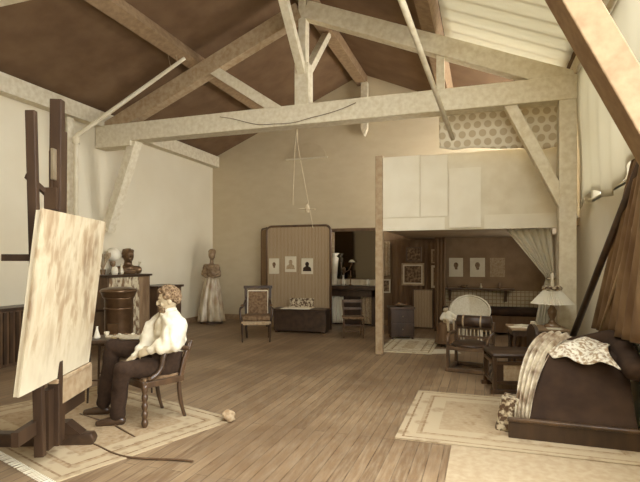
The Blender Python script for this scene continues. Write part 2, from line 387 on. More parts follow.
# trusses
def truss(y, label, kx=3.12, far=True):
    t = thing('roof_truss', label, 'truss', (XM, y, 0), kind='structure')
    hw = 4.175
    bm = B(); bb(bm, -hw+.02, hw-.02, -.14, .14, 3.77, 4.10); obj('tie_beam', bm, 'timber', t, bevel=.012)
    for s in (-1, 1):
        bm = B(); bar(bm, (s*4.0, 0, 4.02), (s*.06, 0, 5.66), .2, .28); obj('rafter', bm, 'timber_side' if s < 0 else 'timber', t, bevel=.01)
        bm = B()
        if s < 0: bar(bm, (s*.42, 0, 4.05), (s*1.72, 0, 4.93), .16, .17)
        else: bar(bm, (2.2, 0, 4.05), (2.2, 0, 4.75), .12, .12, (0, 1, 0))
        obj('strut', bm, 'timber', t, bevel=.008)
        # knee brace from the tie beam down to the side post
        bm = B(); bar(bm, (s*kx if s > 0 else -3.3, 0, 3.9), (s*(kx+.86 if far else kx+.97), 0, 2.12 if far else 1.88), .16, .20 if far else .24, (0, 1, 0)); obj('knee_brace', bm, 'timber' if far else 'timber_brown', t, bevel=.008)  # nearer truss: backlit dimness of the brace put into a browner timber
        bm = B(); bar(bm, (0, s*.06, 4.62), (0, s*1.28, 5.86), .13, .13, (1, 0, 0)); obj('ridge_brace', bm, 'timber', t, bevel=.006)
    bm = B(); bb(bm, -.12, .12, -.12, .12, 4.1, 4.78); bb(bm, -.065, .065, -.09, .09, 4.7, 5.95); obj('king_post', bm, 'timber', t, bevel=.01)
    bm = B(); bb(bm, hw-.37, hw-.15, -.12, .12, 0, 3.86); obj('side_post', bm, 'timber', t, bevel=.01)
    return t
t0 = truss(7.6, 'pale timber roof truss spanning the room above the seated man')
bm = B(); bb(bm, -4.15, -3.35, -.15, .15, 3.68, 3.80); obj('bolster', bm, 'timber', t0, bevel=.01)
truss(3.05, 'nearer pale timber roof truss whose knee brace crosses the upper corner by the sheet', 2.86, False)
bm = B(); bb(bm, -2.82, -2.66, 11.5, 11.66, 4.72, 5.85)
prism(bm, [(-2.82, 4.72), (-2.66, 4.72), (-2.74, 4.56)], 'y', 11.5, 11.66)
struct('pendant_post', bm, 'timber', 'short pointed timber post hanging under the ridge against the back wall', 'post', bevel=.006)
# cords on the beam
bm = B(); P = []
for k in range(25):
    u = k/24; P.append((-4.3+2.4*u, 7.44, 4.02-.22*math.sin(PI*u)+.03*nz(u*5, 0, 0)))
tube(bm, P, .005, 5); tag(obj('slack_cord', bm, 'darkcord'), 'thin dark cord sagging across the face of the big tie beam', 'cord')

# ================================================================ GALLERY AND ALCOVE
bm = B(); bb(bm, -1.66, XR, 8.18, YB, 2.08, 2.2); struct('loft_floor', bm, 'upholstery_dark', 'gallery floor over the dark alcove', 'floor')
bm = B(); bb(bm, -1.72, -1.60, 8.04, 8.16, 0, 3.30); tag(struct('gallery_post', bm, 'timber_side', bevel=.008), 'square timber post standing on the floor at the left end of the white parapet', 'post')
bm = B(); bb(bm, 1.03, 1.12, 8.04, 8.16, 0, 3.30); tag(struct('gallery_post', bm, 'timber_side', bevel=.008), 'square timber post behind the lamp at the right end of the white parapet', 'post')
t = thing('gallery_parapet', 'wide white boarded parapet hung above the dark alcove', 'panel', (-1.6, 8.12, 2.05), kind='structure')
bm = B(); bb(bm, 0, 2.63, -.02, .02, 0, 1.22); obj('board', bm, 'offwhite', t)
bm = B(); bb(bm, 0, .60, -.035, -.022, .22, 1.22); bb(bm, .62, 1.04, -.035, -.022, .22, 1.2); obj('paper_lining', bm, 'white', t)
bm = B(); bb(bm, 0, 1.0, -.04, -.022, .0, .2); bb(bm, 1.6, 2.63, -.04, -.022, 0, .22); obj('lower_strip', bm, 'white', t)
bm = B(); bb(bm, -.53, -.05, 8.065, 8.075, 2.08, 3.02); tag(obj('paper_sheet', bm, 'white'), 'tall plain white sheet pinned in the middle of the white parapet', 'paper')
# spotted hanging
t = thing('spotted_hanging', 'pale textile with rows of dark spots hung above the white parapet', 'textile', (.2, 7.95, 0))
def f(u, v):
    x = -.87 + 1.78*u; top = 3.99; bot = 3.27 + .03*math.sin(u*7) - (.05 if u > .8 else 0)
    if u < .12: bot += (.12-u)*.5
    return (x, -.05*math.sin(v*PI)**2 - .025*math.sin(u*19+v*2)*v, top + (bot-top)*v)
bm = B(); sheet(bm, f, 60, 16, .012); obj('cloth', bm, 'polka', t, smooth=True)
bm = B(); tube(bm, [(-.9, .03, 3.98), (.95, .03, 3.98)], .018, 8); obj('rail', bm, 'palewood', t)
# long pale pole
bm = B(); tube(bm, [(-1.13, 5.2, 5.16), (-.90, 5.9, 4.56), (-.43, 7.35, 3.31)], [.045, .042, .03], 10)
tag(obj('window_pole', bm, 'timber', smooth=True), 'long pale pole slanting down past the tie beam to the spotted textile', 'pole')
# dome shade and cords hung from the beam
t = thing('hanging_burner', 'small gas burner hanging on two thin cords below the big tie beam', 'lamp', (-3.0, 7.7, 0))
bm = B(); tube(bm, [(.06, -.1, 3.84), (-.02, 0, 3.5), (-.06, 0, 2.5)], .005, 5); tube(bm, [(.06, -.1, 3.84), (.03, 0, 3.5), (.3, 0, 2.1)], .005, 5); obj('cord', bm, 'cord', t)
bm = B(); tube(bm, [(.06, 0, 2.42), (.34, 0, 2.41)], .010, 6); lathe(bm, [(.03, 2.36), (.045, 2.42), (.015, 2.50)], (.2, 0, 0), 10); obj('burner', bm, 'cord', t)

bm = B(); prism(bm, [(.52*math.cos(PI*k/18), .38*math.sin(PI*k/18)) for k in range(19)], 'y', -.02, 0)
t = thing('arched_moulding', 'faint half-round plaster arch high on the back wall below the tie beam', 'moulding', (-4.28, YB-.001, 4.17)); obj('arch', bm, 'arch_plaster', t)
bm = B(); bb(bm, -.56, .56, -.05, 0, -.03, 0); obj('ledge', bm, 'plaster', t)
# --- alcove fittings
bm = B(); bb(bm, -.86, XR-.01, YB-.03, YB-.004, 0, .88); struct('trim_3', bm, 'check')
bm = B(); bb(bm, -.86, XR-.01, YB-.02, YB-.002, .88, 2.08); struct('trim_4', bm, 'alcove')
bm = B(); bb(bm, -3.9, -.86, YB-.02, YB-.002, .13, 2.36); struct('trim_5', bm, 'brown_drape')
def hang(name, label, cat, x0, x1, y, z0, z1, m, folds=8, amp=.03, th=.012, group=None):
    bm = B(); sheet(bm, lambda u, v: (x0+(x1-x0)*u, y+amp*math.sin(u*folds*2*PI+.6*math.sin(v*3))*(.35+.65*v), z1+(z0-z1)*v), folds*10, 14, th)
    return tag(obj(name, bm, m, smooth=True), label, cat, group)
hang('wall_hanging', 'dark brown hanging covering the alcove wall behind the framed picture', 'hanging', -2.08, -.92, 11.6, .05, 2.04, 'dark_drape', 10, .02)
hang('dark_curtain', 'dark narrow curtain falling beside the small wall shelf', 'curtain', -1.02, -.80, 10.9, .03, 2.06, 'dark_drape', 3, .03)
hang('narrow_cloth', 'narrow pale cloth hanging just behind the timber gallery post', 'cloth', -2.27, -2.12, 11.55, 1.2, 2.02, 'seatpale', 2, .02)
# framed pictures
def picture(label, x0, x1, z0, z1, y, fm, pm, fw=.04, mount=0, group=None, name='framed_picture'):
    t = thing(name, label, 'picture', ((x0+x1)/2, y, z0), group=group); w = (x1-x0)/2; h = z1-z0
    bm = B(); bb(bm, -w, w, -.02, .02, 0, fw); bb(bm, -w, w, -.02, .02, h-fw, h); bb(bm, -w, -w+fw, -.02, .02, fw, h-fw); bb(bm, w-fw, w, -.02, .02, fw, h-fw); obj('frame', bm, fm, t)
    bm = B(); bb(bm, -w+fw, w-fw, -.002, .012, fw, h-fw); obj('image', bm, pm if not mount else 'offwhite', t)
    if mount:
        q = fw+mount; bm = B(); bb(bm, -w+q, w-q, -.006, 0, q, h-q); obj('drawing', bm, pm, t)
    return t
picture('largest framed picture, pale framed, on the dark alcove hanging', -1.84, -1.32, .98, 1.50, 11.54, 'timber_side', 'darksketch', .035, .03)
picture('small dark picture hung above the largest framed picture in the alcove', -1.74, -1.38, 1.54, 1.88, 11.54, 'midwood', 'darksketch', .03)
picture('upper of two narrow pale frames beside the dark curtain', -1.16, -.92, 1.50, 1.82, 11.54, 'timber_side', 'seatcloth', .03)
picture('lower of two narrow pale frames beside the dark curtain', -1.16, -.92, .93, 1.45, 11.54, 'palewood', 'seatcloth', .05)
picture('small pale-framed picture half hidden behind the gallery post', -2.30, -2.10, .80, 1.12, 11.50, 'palewood', 'darksketch', .03)
t = thing('matting_board', 'narrow upright reed panel standing behind the small dark chest', 'panel', (-1.33, 11.42, 0))
bm = B(); bb(bm, -.2, .2, -.01, .01, .03, .88); obj('matting', bm, 'reed', t)
bm = B(); bb(bm, -.23, -.2, -.015, .015, 0, .9); bb(bm, .2, .23, -.015, .015, 0, .9); bb(bm, -.2, .2, -.015, .015, .88, .9); obj('frame', bm, 'midwood', t)
# small dark chest with tray
t = thing('small_chest', 'small dark chest standing on the alcove floor under the framed picture', 'chest', V(401, 9.85), YAW)
bm = B(); bb(bm, -.23, .23, -.2, .2, .06, .60); obj('body', bm, 'darkwood', t, bevel=.01)
bm = B(); bb(bm, -.25, .25, -.22, .22, .60, .64); obj('lid', bm, 'polished', t, bevel=.008)
for k in range(2): bm = B(); bb(bm, -.2, .2, -.215, -.2, .10+.25*k, .32+.25*k); d = obj('drawer', bm, 'darkwood', t, bevel=.005); bm = B(); ball(bm, (0, -.225, .21+.25*k), .014, 8); obj('knob', bm, 'metal', d)
for sx in (-1, 1):
    for sy in (-1, 1): bm = B(); bb(bm, sx*.2-.02, sx*.2+.02, sy*.17-.02, sy*.17+.02, 0, .06); obj('leg', bm, 'darkwood', t)
p = V(400, 9.8)
t = thing('ink_tray', 'low dark dish on top of the small alcove chest', 'dish', (p[0], p[1], .642))
bm = B(); lathe(bm, [(.05, 0), (.11, .03), (.13, .05), (.12, .05), (.09, .03), (.02, .012)], seg=18); obj('bowl', bm, 'ceramic_dark', t, smooth=True)
bm = B(); ball(bm, (.0, 0, .055), (.05, .05, .035), 10); obj('lid', bm, 'ceramic_dark', t, smooth=True)
# wall shelf and its small things
t = thing('wall_shelf', 'long narrow wooden wall shelf under the three pale prints', 'shelf', (-.15, YB-.035, .90))
bm = B(); bb(bm, -.72, .78, -.2, 0, 0, .035); obj('board', bm, 'midwood', t, bevel=.005)
for x in (-.6, .6):
    bm = B(); prism(bm, [(-.17, 0), (0, 0), (0, -.26), (-.03, -.26), (-.06, -.14), (-.14, -.06)], 'x', x-.03, x+.03); obj('bracket', bm, 'midwood', t)
def shelfthing(name, label, cat, x, build, m, z=.937):
    bm = B(); build(bm); o = obj(name, bm, m, smooth=True, loc=(x, 11.56, z)); return tag(o, label, cat)
shelfthing('small_bottle', 'small dark bottle at the bracket end of the wall shelf', 'bottle', -.78, lambda b: lathe(b, [(.02, 0), (.022, .07), (.008, .09), (.008, .12)], seg=10), 'ceramic_dark')
shelfthing('animal_figurine', 'little dark reclining animal figurine on the wall shelf', 'figurine', -.45, lambda b: (ball(b, (0, 0, .035), (.08, .03, .035), 12), ball(b, (.08, 0, .06), (.026, .022, .026), 10), tube(b, [(-.07, 0, .04), (-.11, 0, .03), (-.13, 0, .05)], .008, 6), tube(b, [(.05, .01, .03), (.1, .012, .008)], .009, 6), tube(b, [(-.04, -.012, .02), (.0, -.03, .008)], .009, 6)), 'bronze')
shelfthing('small_vase', 'little pale vase on the wall shelf below the middle print', 'vase', -.07, lambda b: lathe(b, [(.015, 0), (.03, .03), (.012, .08), (.02, .11)], seg=12), 'ceramic')
shelfthing('dark_jar', 'small dark jar on the wall shelf below the third print', 'jar', .32, lambda b: lathe(b, [(.025, 0), (.034, .03), (.03, .1), (.02, .12), (.02, .13)], seg=12), 'ceramic_dark')
# prints
def silhouette(bm, cx, cz, s, y0, y1, kind=0):
    """head and shoulders outline"""
    pts = []
    for k in range(14): a = R(-50) + R(280)*k/13; pts.append((cx + s*.16*math.cos(a), cz + s*(.13 + .19*math.sin(a))))
    if kind != 1: pts += [(cx - s*.32, cz - s*.16), (cx - s*.36, cz - s*.42), (cx + s*.36, cz - s*.42), (cx + s*.30, cz - s*.14)]
    else: pts += [(cx - s*.06, cz - s*.18), (cx + s*.10, cz - s*.18)]
    prism(bm, pts, 'y', y0, y1)
def print_(label, x, y, z, w, h, kind, cat='print', group=None, m='white', rz=0, ink='ink'):
    t = thing('portrait_print', label, cat, (x, y, z), rz, group)
    bm = B(); bb(bm, -w/2, w/2, -.002, .002, 0, h); obj('paper', bm, m, t)
    bm = B(); silhouette(bm, 0, h*.52, w*1.05, -.005, -.002, kind); obj('drawing', bm, ink, t)
    return t
for px0, px1, kd, ink, lab in ((449, 463, 1, 'seatcloth', 'pale head print nearest the dark curtain above the wall shelf'), (470, 485, 1, 'ink', 'middle pale print with a darker round head above the wall shelf'), (490, 505, 0, 'seatpale', 'faded third print above the wall shelf, nearest the pale curtain')):
    def xa(px, y=11.69):
        X = (px-320)/FPX; return (FX + X*RX)/(FY + X*RY)*y
    x0, x1 = xa(px0), xa(px1); print_(lab, (x0+x1)/2, 11.70, 1.19, x1-x0, .43, kd, ink=ink, m='offwhite' if px0 < 490 else 'seatpale')
# ================================================================ FIREPLACE CORNER
t = thing('fireplace', 'dark fireplace surround with pale cloth panels against the back wall', 'fireplace', (-3.03, 11.4, 0))
bm = B(); bb(bm, -.6, -.5, 0, .3, 0, .86); bb(bm, .5, .62, 0, .3, 0, .86); bb(bm, -.6, .62, 0, .3, .70, .86); bb(bm, -.5, .5, .2, .3, 0, .7); obj('surround', bm, 'darkwood', t)
bm = B(); bb(bm, -.66, .68, -.12, .3, .86, .96); obj('mantel_shelf', bm, 'darkwood', t, bevel=.01)
for x0, x1, n in ((-.5, -.22, 4), (.22, .5, 4)):
    bm = B(); sheet(bm, lambda u, v: (x0+(x1-x0)*u, .10+.02*math.sin(u*n*2*PI), .72-.68*v), 40, 6, .01); obj('cloth_panel', bm, 'palecurtain' if x0 < 0 else 'seatpale', t, smooth=True)
bm = B(); bb(bm, -.6, .62, .22, .30, .96, 1.10); obj('back_ledge', bm, 'palewood', t)
t = thing('overmantel_mirror', 'large dark wall mirror above the fireplace mantel', 'mirror', (-3.02, 11.66, 1.12))
bm = B(); bb(bm, -.62, .64, 0, .03, 0, 1.2); obj('glass', bm, 'mirror', t)
bm = B(); bb(bm, -.66, .68, -.02, .04, 1.16, 1.22); bb(bm, -.66, -.62, -.02, .04, 0, 1.16); bb(bm, .64, .68, -.02, .04, 0, 1.16); bb(bm, -.66, .68, -.02, .04, -.04, .0); obj('frame', bm, 'midwood', t)
bm = B(); bb(bm, -.60, -.50, -.03, -.005, .1, 1.14); obj('side_strip', bm, 'seatpale', t)
def mantel(name, label, cat, x, y, prof, m, seg=18):
    bm = B(); lathe(bm, prof, seg=seg); return tag(obj(name, bm, m, smooth=True, loc=(x, y, .962)), label, cat)
mantel('tall_vase', 'tall pale flared vase standing on the mantel before the mirror', 'vase', -3.47, 11.47, [(.08, 0), (.09, .05), (.07, .2), (.09, .5), (.11, .66), (.06, .70), (.13, .78), (.12, .78), (.05, .71), (.03, .6)], 'ceramic')
mantel('white_bottle', 'slim white bottle on the mantel just beside the tall vase', 'bottle', -3.22, 11.40, [(.04, 0), (.045, .12), (.02, .17), (.02, .24), (.028, .25)], 'white')
mantel('candlestick', 'thin dark candlestick on the mantel under the mirror', 'candlestick', -3.05, 11.44, [(.05, 0), (.05, .015), (.012, .03), (.016, .12), (.01, .2), (.03, .22), (.014, .24), (.014, .36)], 'bronze')
mantel('small_white_jar', 'small white jar alone near the post end of the mantel', 'jar', -2.62, 11.40, [(.03, 0), (.045, .04), (.045, .1), (.025, .13), (.03, .15)], 'white')
t = thing('bracket_lamp', 'dark branched oil lamp on the mantel behind the slim bottle', 'lamp', (-3.25, 11.55, .962))
bm = B(); lathe(bm, [(.06, 0), (.06, .02), (.015, .05), (.02, .3), (.05, .34), (.05, .4), (.02, .44)], seg=14); obj('base', bm, 'bronze', t, smooth=True)
bm = B(); tube(bm, [(0, 0, .3), (.12, 0, .36), (.2, 0, .52), (.2, 0, .58)], .012, 6); tube(bm, [(0, 0, .3), (-.06, 0, .4), (-.08, 0, .56)], .012, 6); obj('arm', bm, 'bronze', t)
bm = B(); lathe(bm, [(.09, .56), (.03, .62), (.028, .62), (.085, .558)], (.2, 0, 0), 14); obj('shade', bm, 'ceramic', t, smooth=True)
# low chair before the fireplace
t = thing('ladder_chair', 'low open-framed chair standing in front of the fireplace', 'chair', V(353, 10.05), YAW)
for sx in (-1, 1):
    bm = B(); tube(bm, [(sx*.2, -.2, 0), (sx*.2, -.2, .41)], .016, 8); obj('leg', bm, 'midwood', t)
    bm = B(); tube(bm, [(sx*.18, .2, 0), (sx*.18, .2, .4), (sx*.2, .26, .74)], .016, 8); obj('leg', bm, 'midwood', t)
bm = B(); bb(bm, -.22, .22, -.22, .2, .38, .42); obj('seat', bm, 'seatcloth', t, bevel=.01)
bm = B(); bar(bm, (-.2, .255, .71), (.2, .255, .71), .02, .06); bar(bm, (-.19, .225, .56), (.19, .225, .56), .02, .05); obj('backrest', bm, 'midwood', t)
bm = B()
for z in (.14, .26): tube(bm, [(-.2, -.2, z), (.2, -.2, z)], .009, 6)
tube(bm, [(-.2, -.2, .2), (-.18, .2, .2)], .009, 6); tube(bm, [(.2, -.2, .2), (.18, .2, .2)], .009, 6); obj('stretcher', bm, 'midwood', t)
# floor mat in the alcove
bm = B(); bb(bm, -.45, .45, -.8, .8, 0, .012); tag(obj('floor_mat', bm, rug_mat('mat_weave', .45, .8, .62, .42, .74), loc=(-1.28, 9.1, .001)), 'small pale floor mat lying beyond the gallery post', 'mat')

# ================================================================ REED SCREEN AND PRINTS
A1 = V(267, 11.62); A2 = V(330.5, 11.12)
L = math.hypot(A2[0]-A1[0], A2[1]-A1[1]); ang = math.atan2(A2[1]-A1[1], A2[0]-A1[0])
t = thing('reed_screen', 'tall reed matting screen with dark rounded frame against the back wall', 'screen', (A1[0], A1[1], 0), ang)
def roundrect(w, h, r, n=6):
    p = [(0, 0), (w, 0)]
    for k in range(n+1): a = PI/2*k/n; p.append((w-r+r*math.cos(a), h-r+r*math.sin(a)))
    for k in range(n+1): a = PI/2+PI/2*k/n; p.append((r+r*math.cos(a), h-r+r*math.sin(a)))
    return p
bm = B(); prism(bm, roundrect(L, 2.36, .12), 'y', -.012, .012); obj('matting', bm, 'reed', t)
bm = B(); o_ = roundrect(L, 2.36, .12)[1:]; pts = [(x, 0, z) for x, z in o_] + [(0, 0, 0)]; tube(bm, pts, .03, 6); obj('frame', bm, 'midwood', t, smooth=True)
wing = .5; wa = R(130)
w2 = bpy.data.objects.new('wing', None)
bm = B(); bb(bm, 0, wing, -.01, .01, .02, 2.3)
for v in bm.verts: v.co = Matrix.Rotation(wa, 3, 'Z') @ v.co
bpy.data.objects.remove(w2)
wg = obj('wing_panel', bm, 'reed2', t)
bm = B(); d = (math.cos(wa)*wing, math.sin(wa)*wing); tube(bm, [(d[0], d[1], 0), (d[0], d[1], 2.26), (d[0]*.85, d[1]*.85, 2.33), (0, 0, 2.33)], .025, 6); obj('wing_frame', bm, 'midwood', wg)
def onscreen(px):
    # where the sight line crosses the screen's plane
    X = (px-320)/FPX; dx, dy = FX+X*RX, FY+X*RY; ex, ey = math.cos(ang), math.sin(ang)
    det = dx*(-ey) + dy*ex; s = (A1[0]*dy - A1[1]*dx) / (ex*(-dy) + ey*dx); return s
for px, kd, ink, lab in ((274.5, 1, 'seatcloth', 'pale print of a faint head, first on the reed screen beside the armchair'), (291, 0, 'seatpale', 'middle print on the reed screen showing a pale bust'), (307.5, 0, 'trouser', 'print on the reed screen showing a dark-coated figure')):
    s = onscreen(px); x, y = A1[0]+math.cos(ang)*s+math.sin(ang)*.022, A1[1]+math.sin(ang)*s-math.cos(ang)*.022
    print_(lab, x, y, H({274.5: 274, 291: 272, 307.5: 274}[px], 11.3), .25 if px < 280 else .28, .36, kd, m='offwhite', rz=ang, ink=ink)
# low dark chest with cloth, picture on top
c0 = V(301, 10.75)
t = thing('low_chest', 'long low dark chest with a pale top cloth before the reed screen', 'chest', (c0[0], c0[1], 0), ang+R(5))
bm = B(); bb(bm, -.56, .60, -.22, .22, .04, .48); obj('body', bm, 'leather', t, bevel=.015)
bm = B(); bb(bm, -.60, .62, -.25, .25, .48, .515); obj('lid', bm, 'darkwood', t, bevel=.006)
bm = B(); bb(bm, -.38, .26, -.28, .1, .516, .535); obj('top_cloth', bm, 'white', t, bevel=.006)
for sx in (-.5, .54): bm = B(); bb(bm, sx-.03, sx+.03, -.2, .2, 0, .04); obj('foot', bm, 'darkwood', t)
t = thing('leaning_sketch', 'mottled unframed sketch propped upright on the low chest', 'picture', (c0[0]+.02, c0[1]-.02, .536), ang+R(5))
bm = B(); bar(bm, (-.26, -.02, .10), (.28, -.02, .10), .015, .21, (0, .2, 1)); obj('board', bm, 'brocade', t)
bm = B(); bb(bm, -.3, .3, -.12, -.03, 0, .012); obj('ledge', bm, 'palewood', t)
# armchair at the back
t = thing('upholstered_armchair', 'upholstered open armchair with dark wood frame standing beside the reed screen', 'armchair', V(257, 9.62), YAW+R(4))
def curve(a, b, c, n=8): return [tuple((1-s)**2*a[k]+2*s*(1-s)*b[k]+s*s*c[k] for k in range(3)) for s in (i/n for i in range(n+1))]
for sx in (-1, 1):
    bm = B(); tube(bm, [(sx*.26, -.27, 0), (sx*.265, -.27, .2), (sx*.265, -.27, .36)], [.014, .022, .028], 8); obj('leg', bm, 'darkwood', t)
    bm = B(); tube(bm, [(sx*.22, .30, 0), (sx*.23, .25, .2), (sx*.235, .24, .42)], [.016, .022, .025], 8); obj('leg', bm, 'darkwood', t)
    bm = B(); tube(bm, curve((sx*.27, -.25, .36), (sx*.34, -.30, .66), (sx*.28, -.16, .66)) + curve((sx*.28, -.16, .66), (sx*.27, .1, .64), (sx*.24, .27, .78)), .024, 8); ar = obj('arm', bm, 'darkwood', t, smooth=True)
    bm = B(); ball(bm, (sx*.283, -.08, .69), (.03, .12, .02), 10); obj('arm_pad', bm, 'seatcloth', ar, smooth=True)
bm = B(); bb(bm, -.28, .28, -.29, .26, .33, .40); obj('seat_frame', bm, 'seatpale', t, bevel=.01)
bm = B(); bb(bm, -.27, .27, -.28, .24, .40, .50); obj('cushion', bm, 'seatcloth', t, bevel=.04, smooth=True)
bm = B(); bar(bm, (0, .255, .46), (0, .36, .98), .44, .05, (0, 1, 0)); obj('backrest', bm, 'seatcloth', t, bevel=.02)
bm = B()
for sx in (-1, 1): bar(bm, (sx*.235, .25, .44), (sx*.25, .37, 1.02), .045, .05, (0, 1, 0))
bar(bm, (-.29, .372, 1.02), (.29, .372, 1.02), .05, .06); bar(bm, (-.23, .27, .47), (.23, .27, .47), .04, .05); obj('back_frame', bm, 'darkwood', t, bevel=.008)
bm = B(); bar(bm, (-.2, .335, .95), (.2, .335, .95), .02, .02); bar(bm, (-.2, .228, .5), (-.2, .33, .95), .014, .02, (0, 1, 0)); bar(bm, (.2, .228, .5), (.2, .33, .95), .014, .02, (0, 1, 0)); obj('piping', bm, 'palecurtain', t)

# ================================================================ DRAPED FIGURE IN THE CORNER
t = thing('draped_statue', 'life-size dark statue in a long silky gown standing in the corner', 'statue', (-6.45, 10.75, 0), YAW)
bm = B(); lathe(bm, [(.28, 0), (.28, .05), (.24, .06), (.22, .07)], seg=20); obj('base', bm, 'darkwood', t)
bm = B()
caps(bm, [(0, 0, .5), (0, 0, .95), (0, 0, 1.15), (0, 0, 1.38)], [.13, .14, .10, .12]); caps(bm, [(-.15, 0, 1.42), (.15, 0, 1.42)], [.055, .055]); caps(bm, [(0, 0, 1.4), (.01, -.01, 1.58)], [.055, .045])
caps(bm, [(-.15, 0, 1.41), (-.215, -.02, 1.22), (-.10, -.13, 1.16)], [.05, .04, .035]); caps(bm, [(.15, 0, 1.41), (.21, -.03, 1.19), (.06, -.15, 1.15)], [.05, .04, .032])
ball(bm, (.01, -.01, 1.70), (.088, .10, .125)); ball(bm, (.01, .03, 1.78), (.10, .10, .08)); ball(bm, (.01, -.11, 1.68), (.014, .02, .02), 8); ball(bm, (.01, -.09, 1.63), (.03, .025, .015), 8)
obj('body', bm, 'statuefig', t, remesh=.014, smo=3)
bm = B()
for k in range(26):
    a = k*2.4; rr = .045+.02*math.sin(k*1.7); ball(bm, (.01+rr*math.cos(a), .03+rr*math.sin(a)*.9, 1.76+.035*math.cos(k*1.1)), .030, 8)
obj('hair', bm, 'statuefig', t, remesh=.012, smo=1)
bm = B()
def gown(u, v):
    a = 2*PI*u; r = .115+.20*v**.6 + (.008+.036*v)*math.sin(a*9+1.5*math.sin(v*3)+2*v) + .02*v*math.sin(a*5)
    return (r*math.cos(a)*(1.0), r*math.sin(a)*.8, 1.16-1.10*v + .01*math.sin(a*3))
sheet(bm, gown, 132, 22, .012); obj('skirt', bm, 'gown', t, smooth=True)
bm = B()
for k in range(90):
    a = random.uniform(0, 2*PI); z = random.uniform(1.12, 1.45); rr = .095 + .06*math.sin(min(1, (z-1.12)/.24)*PI/2) - (.06 if z > 1.41 else 0)
    ball(bm, (rr*math.cos(a)*1.1, rr*math.sin(a)*.85, z), random.uniform(.022, .036), 7)
for sx in (-1, 1): ball(bm, (sx*.155, 0, 1.37), (.07, .065, .075), 10); ball(bm, (sx*.19, -.02, 1.28), (.055, .055, .06), 10)
lathe(bm, [(.10, 1.12), (.11, 1.2), (.145, 1.34), (.12, 1.42), (.07, 1.46)], seg=20); obj('bodice', bm, 'statuefig', t, remesh=.014, smo=2)

# ================================================================ LEFT WALL FURNITURE
t = thing('curtained_cabinet', 'tall cabinet with spotted curtain front against the left wall', 'cabinet', (XL+.27, 7.85, 0), R(90))
W = .60
bm = B(); bb(bm, -W, -W+.03, -.22, .22, .0, 1.25); bb(bm, W-.03, W, -.22, .22, 0, 1.25); bb(bm, -W, W, .2, .22, 0, 1.25); bb(bm, -W, W, -.22, .22, .04, .08); bb(bm, -W, W, -.2, .22, .62, .65); obj('body', bm, 'midwood', t)
bm = B(); bb(bm, -W-.03, W+.03, -.26, .23, 1.25, 1.29); obj('top', bm, 'darkwood', t, bevel=.006)
def cf(u, v): return (-W+.03+(2*W-.06)*u, -.235+.018*math.sin(u*70)*(1 if u > .5 else .5), 1.24-1.16*v)
bm = B(); sheet(bm, lambda u, v: cf(u*.70, v), 70, 8, .008); obj('curtain', bm, 'spotted', t, smooth=True)
bm = B(); sheet(bm, lambda u, v: cf(.70+u*.30, v), 50, 8, .008); obj('curtain', bm, 'brown_drape', t, smooth=True)
ZC = 1.292
# bust on the cabinet (turned to the right of the room)
t = thing('bronze_bust', 'dark bronze head-and-shoulders bust standing on the curtained cabinet', 'sculpture', (XL+.3, 8.03, ZC), R(60))
bm = B(); caps(bm, [(-.17, .0, .07), (0, .02, .12), (.17, 0, .07)], [.075, .10, .075]); caps(bm, [(0, .02, .1), (0, 0, .27)], [.08, .06]); caps(bm, [(-.13, -.03, .07), (.0, -.07, .10), (.13, -.03, .07)], [.05, .06, .05])
ball(bm, (0, -.01, .37), (.082, .102, .118)); ball(bm, (0, -.115, .36), (.014, .022, .022), 8); ball(bm, (0, -.10, .315), (.032, .024, .014), 8); ball(bm, (0, -.085, .29), (.03, .03, .022), 8); ball(bm, (0, -.095, .40), (.05, .02, .012), 8)
for s in (-1, 1): ball(bm, (s*.083, .01, .36), (.012, .025, .03), 8); ball(bm, (s*.03, -.097, .378), .012, 7)
lathe(bm, [(.13, 0), (.14, .05)], seg=18)
for v in bm.verts:
    if v.co.z > .19: v.co = Vector((v.co.x*1.12, v.co.y*1.12, .19+(v.co.z-.19)*1.1-.06))
obj('head', bm, 'bronze', t, remesh=.008, smo=2)
bm = B()
for k in range(22): a = k*2.4; r = .06*math.sqrt((k % 7)/7+.2); ball(bm, (r*math.cos(a)*1.1, .02+r*math.sin(a)*1.3, .445+.03*math.cos(a*2)-r*.5), .03, 7)
ball(bm, (0, .03, .40), (.088, .09, .09))
for v in bm.verts: v.co = Vector((v.co.x*1.15, v.co.y*1.12, .19+(v.co.z-.19)*1.1-.06))
obj('hair', bm, 'bronze', t, remesh=.009, smo=1); t.scale = (1.12, 1.12, 1.12)
t = thing('globe_lamp', 'white globe lamp on the curtained cabinet, nearest the easel', 'lamp', (XL+.2, 7.72, ZC))
bm = B(); lathe(bm, [(.07, 0), (.075, .02), (.03, .05), (.02, .14), (.05, .19), (.05, .24), (.035, .26)], seg=16); obj('base', bm, 'ceramic_dark', t, smooth=True)
bm = B(); ball(bm, (0, 0, .38), .135, 22); obj('globe', bm, 'white', t, smooth=True)
def cast(label, y, x, h, m, name='plaster_cast'):
    t_ = tag(obj(name, (lambda b: (caps(b, [(0, 0, .03), (0, 0, h*.5), (.01, 0, h*.75)], [.04, .035, .03], 8), [tube(b, [(.01+.02*k, 0, h*.7), (.015+.035*k, 0, h)], [.011, .007], 6) for k in (-1, 0, 1)], b)[-1])(B()), m, remesh=.008, smo=1, loc=(x, y, ZC)), label, 'cast'); return t_
cast('pale hand-shaped plaster cast on the cabinet just right of the bust', 8.37, XL+.3, .26, 'offwhite')
def jar(label, x, y, z, prof, m, name='jar', cat='jar'):
    bm = B(); lathe(bm, prof, seg=14); return tag(obj(name, bm, m, smooth=True, loc=(x, y, z)), label, cat)
jar('squat white jar on the cabinet beside the pot of dried leaves', XL+.42, 7.52, ZC, [(.05, 0), (.065, .05), (.06, .11), (.045, .13), (.05, .15)], 'white')
